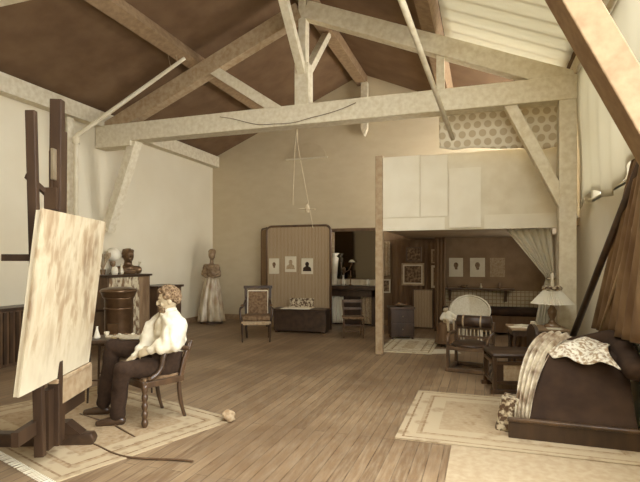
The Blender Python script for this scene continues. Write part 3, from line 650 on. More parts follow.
jar('slender pale vase on the cabinet in front of the globe lamp base', XL+.42, 7.70, ZC, [(.035, 0), (.05, .06), (.02, .14), (.025, .2)], 'ceramic', 'vase', 'vase')
t = thing('dried_leaves', 'small spray of dried leaves standing in a pot at the cabinet end', 'plant', (XL+.22, 7.44, ZC))
bm = B(); lathe(bm, [(.04, 0), (.055, .1), (.05, .1), (.03, .02)], seg=12); obj('pot', bm, 'ceramic_dark', t)
bm = B()
for k in range(14):
    a = k*2.4; l = .2+.1*random.random(); tip = (l*.45*math.cos(a), l*.45*math.sin(a), .1+l)
    tube(bm, [(0, 0, .08), tip], .004, 4); ball(bm, tip, (.018, .008, .05), 6, Matrix.Rotation(a, 4, 'Z'))
obj('foliage', bm, 'seatpale', t)
t = thing('dark_cupboard', 'low dark cupboard against the left wall beside the curtained cabinet', 'cupboard', (XL+.33, 8.98, 0), R(90))
bm = B(); bb(bm, -.42, .42, -.26, .26, .06, .98); obj('body', bm, 'midwood', t)
bm = B(); bb(bm, -.46, .46, -.31, .28, .98, 1.03); obj('top', bm, 'darkwood', t, bevel=.008)
for s in (-1, 1): bm = B(); bb(bm, s*.21-.19, s*.21+.19, -.275, -.26, .1, .94); d = obj('door', bm, 'midwood', t, bevel=.006); bm = B(); ball(bm, (s*.05, -.285, .55), .014, 8); obj('knob', bm, 'metal', d)
bm = B(); bb(bm, -.42, .42, -.24, .26, 0, .06); obj('plinth', bm, 'darkwood', t)
# cast iron stove
t = thing('drum_stove', 'round dark drum stove with moulded top standing beyond the palette table', 'stove', (-5.52, 6.40, 0), YAW)
bm = B(); lathe(bm, [(.20, .06), (.24, .08), (.25, .14), (.215, .17), (.21, .22), (.215, .95), (.235, .97)], seg=32); obj('drum', bm, 'iron', t, smooth=True)
bm = B(); lathe(bm, [(.235, .97), (.25, 1.0), (.265, 1.05), (.28, 1.06), (.28, 1.09), (.25, 1.11), (.18, 1.13), (.05, 1.14)], seg=32); obj('top_moulding', bm, 'iron', t, smooth=True)
bm = B(); bb(bm, -.09, .09, -.235, -.2, .35, .58); obj('door', bm, 'iron', t, bevel=.01)
for k in range(3): a = R(30+120*k); bm = B(); tube(bm, [(.17*math.cos(a), .17*math.sin(a), .08), (.22*math.cos(a), .22*math.sin(a), 0)], [.03, .02], 8); obj('leg', bm, 'iron', t)
for z in (.3, .78):
    bm = B(); lathe(bm, [(.212, z), (.224, z+.01), (.224, z+.03), (.212, z+.04)], seg=32); obj('band', bm, 'iron', t, smooth=True)
# bent pipe and planks on the wall
t = thing('bent_pipe', 'thin pale pipe rising beside the left wall then bending up to the roof', 'pipe', (-6.6, 6.62, 0))
bm = B(); tube(bm, [(0, 0, 0), (0, 0, 3.62), (.02, .01, 3.70), (.08, .03, 3.74), (1.86, .44, 4.94)], [.042, .042, .042, .04, .028], 12); obj('tube', bm, 'pipe', t, smooth=True)
bm = B(); tube(bm, [(1.62, .39, 4.78), (1.56, .39, 5.03)], .006, 5); tube(bm, [(1.74, .41, 4.86), (1.70, .39, 5.06)], .006, 5); obj('hook_wire', bm, 'metal', t)
bm = B(); lathe(bm, [(.06, 3.55), (.065, 3.57), (.065, 3.63), (.05, 3.66)], seg=14); obj('collar', bm, 'pipe', t)
for y, x, m, lab, tp in ((6.74, XL+.14, 'timber', 'broad pale upright plank on the left wall behind the easel mast', 4.05), (6.58, XL+.10, 'timber_side', 'narrow browner upright plank beside the broad pale plank', 4.05)):
    bm = B(); bb(bm, -.02, .02, -.07, .07, 0, tp); tag(obj('upright_plank', bm, m, loc=(x, y, 0)), lab, 'plank')
# low slatted cupboard far left
t = thing('slatted_cupboard', 'low dark slatted cupboard against the left wall behind the easel', 'cupboard', (XL+.22, 5.35, 0), R(90))
bm = B(); bb(bm, -1.0, .75, -.18, .18, .0, .82); obj('body', bm, 'midwood', t)
bm = B(); bb(bm, -1.03, .78, -.2, .2, .82, .86); obj('top', bm, 'darkwood', t)
bm = B()
for k in range(18): x = -.95+.1*k; bb(bm, x-.025, x+.025, -.2, -.18, .05, .8)
obj('front_slats', bm, 'darkwood', t)

# ================================================================ EASEL, CANVAS
def rot_about(v, a): return Matrix.Rotation(a, 3, 'Z') @ Vector(v)
EA = YAW + R(4)
eo = V(60, 3.87)
E0 = (3.87*FX + -2.08*RX, 3.87*FY + -2.08*RY)
# local x = towards the sitter, local y = away from the eye
t = thing('studio_easel', 'tall dark wooden studio easel holding the big canvas', 'easel', (E0[0], E0[1], 0), EA)
def mast(y, top, x=-.10, w=.07): bm = B(); bar(bm, (x, y, .10), (x+.02, y, top), w, .07, (0, 1, 0)); return bm
obj('mast', mast(.0, 2.82, -.01, .09), 'easel', t, bevel=.006)
obj('mast', mast(.10, 2.60, -.01, .04), 'easel', t, bevel=.006)
bm = B(); bar(bm, (-.01, -.23, .1), (-.07, -.24, 2.66), .07, .05, (0, 1, 0)); obj('upright', bm, 'easel', t, bevel=.006)
for a_, b_, w_, h_ in (((-.10, -.24, 2.18), (-.05, 0, 2.06), .03, .04), ((-.08, -.26, 1.2), (-.05, .4, 1.2), .04, .08), ((-.05, -.5, .32), (-.05, .62, .32), .05, .10)):
    bm = B(); bar(bm, a_, b_, w_, h_); obj('crossbar', bm, 'easel', t)
bm = B(); bar(bm, (-.26, -.26, 1.575), (-.06, -.24, 1.575), .05, .05); obj('winch_bar', bm, 'easel', t)
bm = B(); bb(bm, -.06, .03, -.07, .02, 1.95, 2.12); bb(bm, -.02, .0, -.075, -.06, 2.12, 2.40); obj('sliding_clamp', bm, 'darkwood', t)
bm = B(); bb(bm, .0, .02, -.09, -.03, 2.18, 2.42); obj('rack_plate', bm, 'metal', t)
for y, nme in ((-.85, 'foot'), (.28, 'foot')):
    bm = B(); prism(bm, [(-.66, 0), (.18, 0), (.20, .05), (.18, .10), (-.66, .12)], 'y', y-.05, y+.05); obj(nme, bm, 'leather', t, bevel=.01)
bm = B(); prism(bm, [(-.18, .10), (.10, .10), (-.02, .20), (-.12, .20)], 'y', .22, .34); obj('foot_block', bm, 'easel', t)
bm = B(); bar(bm, (.0, -.06, .61), (.0, .62, .61), .07, .035); bar(bm, (.0, .05, .50), (.01, .66, .50), .03, .20); obj('tray', bm, 'timber_side', t, bevel=.006)
bm = B(); bb(bm, -.06, .0, -.12, .12, .10, .56); obj('tray_bracket', bm, 'easel', t)
# canvas: leans over towards the sitter
t = thing('large_canvas', 'large pale unfinished painting leaning on the easel before the seated man', 'painting', (E0[0], E0[1], .635), EA)
TILT = .118
def cv(x, y, z): return (-.02 + x + TILT*z, y, z)
bm = B()
pts = [(-.585, 0), (.585, 0), (.585, 1.27), (-.585, 1.27)]
def slabcv(bm, y0, y1, z0, z1, x0, x1):
    vs = [bm.verts.new(cv(x, y, z)) for x in (x0, x1) for y in (y0, y1) for z in (z0, z1)]
    for f_ in ((0, 1, 3, 2), (4, 6, 7, 5), (0, 4, 5, 1), (2, 3, 7, 6), (0, 2, 6, 4), (1, 5, 7, 3)): bm.faces.new([vs[i] for i in f_])
slabcv(bm, -.585, .585, 0, 1.27, .03, .045); obj('painted_cloth', bm, 'painting', t)
bm = B()
for a in ((-.575, -.52, 0, 1.26), (.52, .575, 0, 1.26), (-.52, .52, 0, .055), (-.52, .52, 1.205, 1.26), (-.52, .52, .60, .65)): slabcv(bm, *a, 0, .03)
obj('stretcher', bm, 'palewood', t)
bm = B(); P = [(-2.90, 3.56, .012), (-3.30, 3.75, .02), (-3.86, 3.92, .012)]
tube(bm, P, [.007, .009, .006], 6); tag(obj('maulstick', bm, 'midwood'), 'thin painter\'s stick lying on the rug before the easel foot', 'stick')
bm = B(); P = []
for k in range(30):
    u = k/29; P.append((-3.30+1.18*u, 3.36-.22*math.sin(u*PI)*.5+.02*math.sin(u*9)-.1*u, .012))
tube(bm, P, .008, 6); tag(obj('trailing_rope', bm, 'darkcord', smooth=True), 'dark cord trailing across the rug from the easel foot', 'cord')

# ================================================================ RUGS
# left rug, turned; its nearest right corner at (-2.3,4.28)
e1 = Vector((-.31, -.951)); e2 = Vector((-.951, .31)); cr = Vector((-2.30, 4.28)); hx, hy = 1.15, .85
cc = cr + e2*hx + e1*hy
t = thing('patterned_rug', 'worn patterned rug with fringe under the easel and carved chair', 'rug', (cc.x, cc.y, 0), math.atan2(e2.y, e2.x)+PI)
bm = B(); sheet(bm, lambda u, v: (-hx+2*hx*u, -hy+2*hy*v, .006+.003*nz(u*5, v*5, 0)), 30, 24, .008); obj('pile', bm, rug_mat('rug_weave', hx, hy, .54, .42, .64), t)
bm = B()
for k in range(90):
    x = -hx+2*hx*(k+.5)/90
    for s in (-1,): tube(bm, [(x, s*hy, .008), (x+random.uniform(-.01, .01), s*(hy+.07), .005)], .004, 4)
obj('fringe', bm, 'palecurtain', t)
t = thing('border_rug', 'large pale rug with striped border on the floor before the dark couch', 'rug', (.26, 5.09, 0))
bm = B(); bb(bm, -1.0, 1.0, -.82, .82, 0, .012); obj('pile', bm, rug_mat('pale_rug', 1.0, .82, .58, .46, .65, .6), t)
bm = B(); bb(bm, -.8, .8, -.95, .95, 0, .009); tag(obj('plain_rug', bm, mat('plain_rug_weave', .58, .64, 18, rough=.95), loc=(.54, 3.30, .0)), 'plain pale floor cloth adjoining the striped-border rug, without any border', 'rug')
# crumpled paper on the floor
bm = B(); bmesh.ops.create_icosphere(bm, subdivisions=3, radius=.055)
for v in bm.verts: n_ = nz(v.co.x*22, v.co.y*22, v.co.z*22); v.co = v.co*(1+.55*n_); v.co.z = max(-.045, v.co.z*1.0)
tag(obj('crumpled_rag', bm, 'seatpale', loc=(-2.34, 4.22, .055)), 'small crumpled pale rag on the pointed corner of the patterned rug', 'rag')

# ================================================================ PALETTE TABLE
pt = V(121, 5.55)
t = thing('palette_table', 'small thin-legged dark table between the seated man and the stove', 'table', (pt[0], pt[1], 0), YAW+R(8))
bm = B(); bb(bm, -.33, .33, -.22, .22, .655, .69); obj('tabletop', bm, 'darkwood', t, bevel=.006)
for sx in (-1, 1):
    for sy in (-1, 1): bm = B(); tube(bm, [(sx*.30, sy*.19, 0), (sx*.28, sy*.17, .655)], [.011, .016], 8); obj('leg', bm, 'darkwood', t)
bm = B(); tube(bm, [(-.29, -.18, .25), (.29, -.18, .25)], .009, 6); tube(bm, [(-.29, .18, .25), (.29, .18, .25)], .009, 6); obj('stretcher', bm, 'darkwood', t)
def ontable(dx, dy, z=.692): a = YAW+R(8); return (pt[0]+dx*math.cos(a)-dy*math.sin(a), pt[1]+dx*math.sin(a)+dy*math.cos(a), z)
t = thing('palette', 'broad pale painter\'s palette lying on the palette table', 'palette', ontable(.08, -.02), YAW)
bm = B(); pts = []
for k in range(28):
    a = 2*PI*k/28; r = 1 - .25*math.exp(-((a-4.2)/.35)**2); pts.append((.25*r*math.cos(a), .16*r*math.sin(a)))
prism(bm, pts, 'z', .0, .012); obj('board', bm, 'palewood', t)
for k in range(7): a = .3+k*.4; bm = B(); ball(bm, (.19*math.cos(a), .11*math.sin(a), .018), (.022, .018, .012), 8); obj('paint_dab', bm, 'white' if k % 2 else 'ceramic_dark', t)
jar('little white conical bottle at the easel end of the palette table', *ontable(-.24, -.06), [(.035, 0), (.038, .01), (.015, .09), (.010, .12), (.014, .13)], 'white', 'conical_bottle', 'bottle')
jar('small pale cup beside the conical bottle on the palette table', *ontable(-.16, .02), [(.022, 0), (.03, .06), (.026, .06), (.018, .01)], 'ceramic', 'cup', 'cup')
for k, (dx, dy, lab) in enumerate(((-.02, -.17, 'short paint tube at the table edge below the palette'), (.24, .17, 'thin paint tube behind the palette near the man\'s knee'))):
    p = ontable(dx, dy, .706)
    t = thing('paint_tube', lab, 'paint tube', p, k*1.1); bm = B(); tube(bm, [(-.05, 0, 0), (.02, 0, 0), (.035, 0, 0)], [.012, .013, .006], 8); obj('tube_body', bm, 'metal', t); bm = B(); tube(bm, [(.035, 0, 0), (.05, 0, 0)], .008, 8); obj('cap', bm, 'darkwood', t)

# ================================================================ CARVED CHAIR
X0, Z0 = -1.66, 4.83
co = (Z0*FX+X0*RX, Z0*FY+X0*RY)
t = thing('scroll_arm_chair', 'carved chair with scrolled arms and turned front legs under the seated man', 'chair', (co[0], co[1], 0), YAW-R(41))
def turned(bm, x, y, z0, z1, r=.022, n=6):
    r *= 1.15; pr = [(r*.6, z0)]
    for k in range(n*4+1):
        u = k/(n*4); z = z0+.01+(z1-z0-.01)*u
        pr.append((r*(.62+.38*abs(math.sin(u*n*PI))) * (1.0 if .0 < u < .22 or u > .72 else .95), z))
    pr[-1] = (r, z1); lathe(bm, pr, (x, y, 0), 12)
w, d = .215, .19
for sx in (-1, 1):
    bm = B(); turned(bm, sx*w, -d, 0, .40, .028, 5); obj('leg', bm, 'polished', t, smooth=True)
    bm = B(); tube(bm, curve((sx*(w-.01), d+.06, 0), (sx*(w-.01), d-.02, .2), (sx*(w-.01), d-.01, .42), 8), [.018]*3+[.022]*6, 8); obj('leg', bm, 'polished', t, smooth=True)
    # back post rises and leans back
    bm = B(); bar(bm, (sx*w, d, .42), (sx*w, d+.05, .60), .035, .045, (0, 1, 0)); bar(bm, (sx*w, d+.05, .58), (sx*w, d+.11, .74), .035, .045, (0, 1, 0)); obj('back_post', bm, 'polished', t, bevel=.006)
    # scroll arm: from the post forward, curling down on to the seat rail
    pts = curve((sx*w, d+.08, .68), (sx*(w+.02), d-.16, .76), (sx*(w+.01), d-.20, .62), 8) + curve((sx*(w+.01), d-.20, .62), (sx*(w+.01), d-.19, .48), (sx*w, -d+.03, .44), 6)
    bm = B(); tube(bm, pts, .025, 8); a_ = obj('arm', bm, 'polished', t, smooth=True)
    bm = B(); lathe(bm, [(.001, -.02), (.03, -.02), (.03, .02), (.001, .02)], seg=14)
    for v in bm.verts: v.co = Vector((v.co.z+sx*(w+.01), v.co.x+d-.21, v.co.y+.69))
    obj('scroll', bm, 'polished', a_)
bm = B(); bb(bm, -w-.02, w+.02, -d-.03, -d+.01, .37, .43); bb(bm, -w-.02, w+.02, d-.01, d+.03, .37, .43); bb(bm, -w-.03, -w+.01, -d, d, .37, .43); bb(bm, w-.01, w+.03, -d, d, .37, .43); obj('seat_rail', bm, 'polished', t, bevel=.006)
bm = B(); bb(bm, -w+.01, w-.01, -d, d, .41, .455); obj('seat', bm, 'seatcloth', t, bevel=.02)
bm = B()
bm2 = B()
sheet(bm, lambda u, v: (-w-.02+(2*w+.04)*u, d+.08+.04*v+.03*math.sin(u*PI), .65+.11*v), 14, 4, .024); obj('top_rail', bm, 'polished', t, smooth=True)
bm = bm2; sheet(bm, lambda u, v: (-w+2*w*u, d+.035+.02*v+.01*math.sin(u*PI), .53+.045*v), 12, 3, .018); obj('cross_rail', bm, 'polished', t, smooth=True)

# ================================================================ THE MAN (x right, y away, in the eye's frame)
t = thing('person', 'seated man in a loose white shirt and dark trousers facing the big canvas', 'person', (co[0], co[1], 0), YAW)
LEGN = [(.13, -.01, .50), (-.16, -.31, .55), (-.235, -.22, .15)]     # hip, knee, ankle, near leg
LEGF = [(.07, .12, .57), (-.43, .13, .68), (-.51, .10, .16)]
SHN, SHF = (.23, -.12, .985), (.12, .15, .985)
ELN, WRN = (.26, -.20, .79), (.085, -.26, .72)
ELF, WRF = (-.03, .02, .76), (-.09, -.13, .655)
PEL = (.12, .06, .52); CH = (.15, .02, .90); NK = (.185, .0, 1.06)
HD = Vector((.175, -.015, 1.165)); FA = R(196)   # face direction in the horizontal plane
fd = Vector((math.cos(FA), math.sin(FA), -.12)).normalized(); sd = Vector((-math.sin(FA), math.cos(FA), 0)); ud = sd.cross(fd)*-1
if ud.z < 0: ud = -ud
RM = Matrix((sd, -fd, ud)).transposed()          # local: x side, -y face, z up
def hp(x, y, z): return tuple(HD + RM @ Vector((x, y, z)))
def hball(bm, p, r, seg=12): ball(bm, hp(*p), r, seg, RM.to_4x4())
bm = B()
caps(bm, [PEL, (.15, .05, .66), CH], [.13, .115, .13]); caps(bm, [SHN, CH, SHF], [.055, .10, .055]); caps(bm, [(.14, .0, 1.0), NK, tuple(HD-Vector((0, 0, .04)))], [.07, .055, .05])
for L3 in (LEGN, LEGF): caps(bm, L3, [.075, .055, .04]); 
for a3 in ((SHN, ELN, WRN), (SHF, ELF, WRF)): caps(bm, a3, [.048, .04, .027])
hball(bm, (0, 0, .015), (.074, .092, .108), 20); hball(bm, (0, -.02, -.055), (.055, .065, .06), 14)
hball(bm, (0, -.098, -.012), (.013, .022, .026), 10); hball(bm, (0, -.106, -.026), (.016, .016, .012), 10); hball(bm, (0, -.084, -.062), (.028, .016, .010), 10); hball(bm, (0, -.082, -.10), (.026, .022, .02), 10)
hball(bm, (0, -.080, .035), (.055, .016, .012), 10)
for s in (-1, 1): hball(bm, (s*.076, .01, -.01), (.010, .020, .032), 8); hball(bm, (s*.032, -.078, .010), (.013, .012, .009), 8); hball(bm, (s*.045, -.066, -.03), (.02, .018, .018), 8)
def hand(bm, w, dirv, palm, side):
    """palm and five unequal bent digits; dirv = along the fingers, palm = way the palm faces, side = towards the thumb"""
    w, dv, pn, sd_ = Vector(w), Vector(dirv).normalized(), Vector(palm).normalized(), Vector(side).normalized()
    base = w + dv*.02
    for k in range(4):
        o_ = (k-1.5)*.019; root = base + sd_*o_*-1 + dv*.062
        caps(bm, [base + sd_*o_*-.8, root], [.014, .0125], 8)
        ln = (.074, .082, .076, .058)[k]
        p1 = root + dv*ln*.45 + pn*.008; p2 = p1 + dv*ln*.28 + pn*.018; p3 = p2 + dv*ln*.12 + pn*.022
        caps(bm, [root, p1, p2, p3], [.0105, .0095, .0085, .0075], 8)
    tb = base + sd_*.026; t1 = tb + sd_*.022 + dv*.026 + pn*.006; t2 = t1 + dv*.028 + sd_*.006 + pn*.010
    caps(bm, [base + sd_*.012, tb, t1, t2], [.016, .014, .011, .009], 8)
hand(bm, WRN, (-.95, .1, -.3), (.1, .8, -.4), (-.1, .3, .95))
hand(bm, WRF, (-.45, -.75, -.42), (.1, -.1, -1), (-.85, .45, 0))
obj('body', bm, 'skin', t, remesh=.0065, smo=2)
# hair: a mop of curls; beard
bm = B(); rs = random.Random(3)
hball(bm, (0, .022, .042), (.088, .098, .088), 16)
for k in range(150):
    a = rs.uniform(0, 2*PI); el = rs.uniform(-.55, 1.5); x, y, z = math.cos(el)*math.cos(a), math.cos(el)*math.sin(a), math.sin(el)
    if y < -.35 and z < .55: continue
    if z < -.1 and y < .05: continue
    hball(bm, (x*.090, y*.108+.006, z*.108+.03), rs.uniform(.014, .024), 7)
obj('hair', bm, 'hair', t, remesh=.007, smo=1)
bm = B()
for k in range(60):
    a = rs.uniform(-2.6, -.5); z = rs.uniform(-.13, -.055); hball(bm, (.062*math.cos(a), .082*math.sin(a)-.006, z), rs.uniform(.012, .020), 7)
for s in (-1, 1): hball(bm, (s*.02, -.098, -.046), (.022, .012, .008), 8)
obj('beard', bm, 'hair', t, remesh=.008, smo=1)
# shirt: loose, with full sleeves
bm = B()
caps(bm, [(.16, .05, .72), (.18, .04, .79), (.19, .01, .88), (.185, 0, .99)], [.135, .155, .16, .105], 20)
caps(bm, [SHN, (.27, -.16, .90), ELN, (.17, -.25, .755), WRN], [.085, .11, .105, .075, .036], 16)
caps(bm, [SHF, (.0, .09, .88), ELF, (-.06, -.06, .70), WRF], [.085, .10, .095, .065, .036], 16)
for v in bm.verts:
    p = v.co; q = nz(p.x*9, p.y*9, p.z*4)*.022 + nz(p.x*22, p.y*22, p.z*9)*.008; c_ = Vector((.15, .02, p.z)); dd = (p-c_)
    if dd.length > 1e-4: v.co = p + dd.normalized()*q
o = obj('shirt', bm, 'shirt', t, remesh=.011, smo=1)
me = o.data
for v in me.vertices:
    p = v.co; q = math.sin((p.x*38+p.z*26)+5*nz(p.x*7, p.y*7, p.z*7))*.006 + nz(p.x*16, p.y*16, p.z*12)*.012; v.co = p + v.normal*q
bm = B(); lathe(bm, [(.066, 0), (.072, .012), (.064, .045), (.058, .045), (.060, .004)], seg=20)
for v in bm.verts: v.co = Matrix.Rotation(R(-14), 3, 'Y') @ v.co + Vector((.185, -.002, 1.045))
obj('collar', bm, 'shirt', t, smooth=True)
# trousers and waistcoat-dark waist
bm = B()
caps(bm, [(.13, .05, .52), (.15, .05, .66)], [.15, .145], 18)
caps(bm, [LEGN[0], (-.01, -.16, .53), LEGN[1], (-.20, -.26, .36), (-.235, -.22, .12)], [.105, .098, .078, .072, .07], 16)
caps(bm, [LEGF[0], (-.16, .13, .635), LEGF[1], (-.47, .12, .40), (-.51, .10, .13)], [.11, .10, .082, .075, .07], 16)
o = obj('trousers', bm, 'trouser', t, remesh=.011, smo=2)
for v in o.data.vertices: p = v.co; v.co = p + v.normal*(nz(p.x*14, p.y*14, p.z*9)*.012)
for ank, dr in (((-.235, -.22, .08), Vector((-.97, -.2, 0))), ((-.51, .10, .08), Vector((-.97, -.1, 0)))):
    a = Vector(ank); bm = B(); dr.normalize()
    caps(bm, [tuple(a), tuple(a+Vector((0, 0, -.03))-dr*.03)], [.045, .042]); caps(bm, [tuple(a+Vector((0, 0, -.03))), tuple(a+dr*.09+Vector((0, 0, -.035))), tuple(a+dr*.17+Vector((0, 0, -.045)))], [.045, .042, .033])
    for v in bm.verts: v.co.z = max(v.co.z, .008)
    sh = obj('shoe', bm, 'shoe', t, remesh=.009, smo=2)
    bm = B(); s2 = Vector((-dr.y, dr.x, 0)); pts = []
    for k in range(20):
        b_ = 2*PI*k/20; q = a + dr*(.07+.145*math.cos(b_)) + s2*(.044*math.sin(b_)); pts.append((q.x, q.y))
    prism(bm, pts, 'z', .0, .014); obj('sole', bm, 'seatpale', sh)

# ================================================================ RIGHT SIDE SEATING GROUP
def V2(px, Z): return V(px, Z)
# wicker chair
wc = V(471, 9.2)
t = thing('wicker_chair', 'pale wicker chair with round fan back standing under the prints', 'chair', (wc[0], wc[1], 0), YAW-R(8))
bm = B()
def fan(u, v): a = PI*1.22*(u-.5); r = .36; return (r*math.sin(a)*(.25+.75*v)*1.02, .16+.12*v-.14*abs(math.sin(a))*v, .42+(.18+.28*math.cos(a)*1.0)*v)
sheet(bm, fan, 36, 10, .015); bk = obj('backrest', bm, 'wicker', t, smooth=True)
bm = B(); tube(bm, [fan(k/30, 1) for k in range(31)], .022, 8); obj('rim', bm, 'wicker', bk, smooth=True)
bm = B()
for k in range(1, 14): tube(bm, [fan(k/14, .05), fan(k/14, 1)], .007, 5)
obj('fan_ribs', bm, 'palewood', bk)
bm = B(); lathe(bm, [(.26, .36), (.28, .38), (.28, .41), (.2, .43)], seg=24); obj('seat', bm, 'wicker', t, smooth=True)
for k in range(4): a = R(45+90*k); bm = B(); tube(bm, [(.2*math.cos(a), .2*math.sin(a), .38), (.23*math.cos(a), .23*math.sin(a), 0)], .016, 8); obj('leg', bm, 'wicker', t)
# draped stool and the doll
dc = V(448, 8.95)
t = thing('draped_stool', 'stool covered in dark cloth standing beside the wicker chair', 'stool', (dc[0], dc[1], 0), YAW)
bm = B()
sheet(bm, lambda u, v: ((.17+.05*v+.015*math.sin(u*2*PI*9)*v)*math.cos(2*PI*u), (.16+.05*v+.015*math.sin(u*2*PI*9)*v)*math.sin(2*PI*u), .42-.36*v), 72, 8, .01); obj('cloth', bm, 'dark_drape', t, smooth=True)
bm = B(); lathe(bm, [(.17, .39), (.175, .41), (.16, .43), (.0001, .432)], seg=20); obj('seat', bm, 'dark_drape', t, smooth=True)
for k in range(3): a = R(90+120*k); bm = B(); tube(bm, [(.12*math.cos(a), .12*math.sin(a), .4), (.15*math.cos(a), .15*math.sin(a), 0)], .014, 6); obj('leg', bm, 'darkwood', t)
t = thing('doll', 'dark-haired doll in a pale blouse slumped on the draped stool', 'doll', (dc[0], dc[1], .435), YAW)
bm = B(); caps(bm, [(0, 0, .05), (-.01, 0, .14)], [.07, .06]); ball(bm, (-.05, -.02, .235), (.045, .05, .055)); ball(bm, (-.06, -.072, .23), .010, 6); caps(bm, [(-.03, 0, .16), (-.05, -.01, .2)], [.025, .025]); caps(bm, [(.05, -.02, .13), (.12, -.08, .08), (.08, -.15, .06)], [.022, .02, .016]); caps(bm, [(-.07, -.02, .13), (-.12, -.07, .07), (-.08, -.14, .06)], [.022, .02, .016])
caps(bm, [(.04, -.05, .04), (.06, -.18, .05), (.06, -.22, -.12)], [.035, .028, .022]); caps(bm, [(-.04, -.05, .04), (-.05, -.18, .05), (-.05, -.22, -.12)], [.035, .028, .022]); obj('body', bm, 'skin', t, remesh=.008, smo=1)
bm = B(); caps(bm, [(0, 0, .04), (-.01, 0, .14)], [.095, .075]); caps(bm, [(.05, -.01, .14), (.13, -.08, .08)], [.045, .04]); caps(bm, [(-.07, -.01, .14), (-.13, -.07, .08)], [.045, .04]); caps(bm, [(.0, -.06, .03), (.05, -.14, .04)], [.07, .05]); obj('blouse', bm, 'white', t, remesh=.009, smo=1)
bm = B()
for k in range(22): a = k*2.4; ball(bm, (-.05+.038*math.cos(a), -.0+.04*math.sin(a), .262+.02*math.sin(k)), .020, 6)
obj('hair', bm, 'trouser', t, remesh=.008)
# barrel-backed armchair: low, boxed frame with floor rails, strapped roll cushion on the back
bc = V(471, 7.0)
t = thing('low_frame_armchair', 'low wooden armchair with floor rails, dark seat and strapped roll cushion', 'armchair', (bc[0], bc[1], 0), YAW-R(28))
w, d = .265, .26
for sx in (-1, 1):
    bm = B(); bb(bm, sx*w-.022, sx*w+.022, -d-.022, -d+.022, .05, .40); obj('leg', bm, 'polished', t, bevel=.005)
    bm = B(); bb(bm, sx*w-.022, sx*w+.022, d-.022, d+.022, .05, .66); obj('leg', bm, 'polished', t, bevel=.005)
    bm = B(); tube(bm, curve((sx*w, -d, .40), (sx*(w+.02), -d-.02, .52), (sx*(w+.01), -.02, .52)) + [(sx*w, d, .50)], .02, 8); obj('arm', bm, 'midwood', t, smooth=True)
bm = B()
for s in (-1, 1): bar(bm, (-w-.03, s*d, .03), (w+.03, s*d, .03), .05, .05); bar(bm, (s*w, -d, .03), (s*w, d, .03), .05, .05)
obj('floor_rail', bm, 'midwood', t, bevel=.006)
bm = B()
for s in (-1, 1): bar(bm, (-w, s*d, .33), (w, s*d, .33), .03, .05); bar(bm, (s*w, -d, .33), (s*w, d, .33), .03, .05)
obj('seat_rail', bm, 'midwood', t, bevel=.004)
bm = B(); ball(bm, (0, -.02, .37), (.265, .28, .05), 24); obj('seat', bm, 'leather', t, smooth=True)
bm = B()
for z in (.43, .56): bar(bm, (-w, d, z), (w, d, z), .03, .03)
rl = obj('back_rail', bm, 'midwood', t)
for k in range(9): x = -.22+.055*k; bm = B(); tube(bm, [(x, d, .44), (x, d, .55)], .010, 6); obj('spindle', bm, 'palewood', t)
bm = B(); tube(bm, [(-.25, d-.02, .66), (-.24, d-.02, .66), (.24, d-.02, .66), (.25, d-.02, .66)], [.06, .09, .09, .06], 18); rc = obj('roll_cushion', bm, 'leather', t, smooth=True)
for x in (-.15, .10): bm = B(); tube(bm, [(x-.012, d-.02, .66), (x+.012, d-.02, .66)], .095, 18); obj('strap', bm, 'seatpale', rc, smooth=True)
# boxed stool with pale panel
bs = V(511, 5.95)
t = thing('box_chair', 'low square boxed chair with pale front panel and rounded upright back', 'chair', (bs[0], bs[1], 0), YAW-R(6))
w, d = .25, .24
for sx in (-1, 1):
    for sy in (-1, 1): bm = B(); bb(bm, sx*w-.022, sx*w+.022, sy*d-.022, sy*d+.022, .04, .44); obj('leg', bm, 'polished', t, bevel=.004)
bm = B()
for s in (-1, 1): bar(bm, (-w-.05, s*d, .025), (w+.05, s*d, .025), .06, .05); bar(bm, (s*w, -d, .12), (s*w, d, .12), .03, .03)
obj('floor_rail', bm, 'polished', t, bevel=.006)
bm = B()
for z in (.13, .36): bar(bm, (-w, -d, z), (w, -d, z), .03, .035)
bar(bm, (-w, d, .36), (w, d, .36), .03, .04); bar(bm, (-w, -d, .36), (-w, d, .36), .03, .04); bar(bm, (w, -d, .36), (w, d, .36), .03, .04); obj('seat_rail', bm, 'polished', t)
bm = B(); bb(bm, -w-.03, w+.03, -d-.03, d+.03, .42, .47); obj('seat', bm, 'leather', t, bevel=.018, smooth=True)
bm = B(); bb(bm, -.15, .17, -d-.005, -d+.01, .155, .335); obj('pale_panel', bm, 'seatpale', t)
for x0, x1 in ((-.23, -.15), (.17, .23)): bm = B(); bb(bm, x0, x1, -d-.003, -d+.01, .145, .345); obj('dark_panel', bm, 'darkwood', t)
bm = B(); pts = [(-.16, .45), (.20, .45), (.20, .66)] + [(.02+.18*math.cos(R(15*k)), .66+.13*math.sin(R(15*k))) for k in range(1, 12)] + [(-.16, .66)]
prism(bm, pts, 'x', w-.01, w+.035); obj('backrest', bm, 'darkwood', t, bevel=.01)
bm = B(); ball(bm, (w+.012, -.19, .60), .032, 10); ball(bm, (w-.03, -.19, .52), .028, 10); obj('knob', bm, 'darkwood', t, smooth=True)
# divan in the shadow
t = thing('divan', 'long dark divan in the shadow against the back of the alcove', 'divan', (.62, 11.3, 0))
bm = B(); bb(bm, -.65, .68, -.36, .36, .05, .40); obj('base', bm, 'dark_drape', t)
bm = B(); bb(bm, -.66, .69, -.38, .36, .40, .54); obj('mattress', bm, 'velvet', t, bevel=.05, smooth=True)
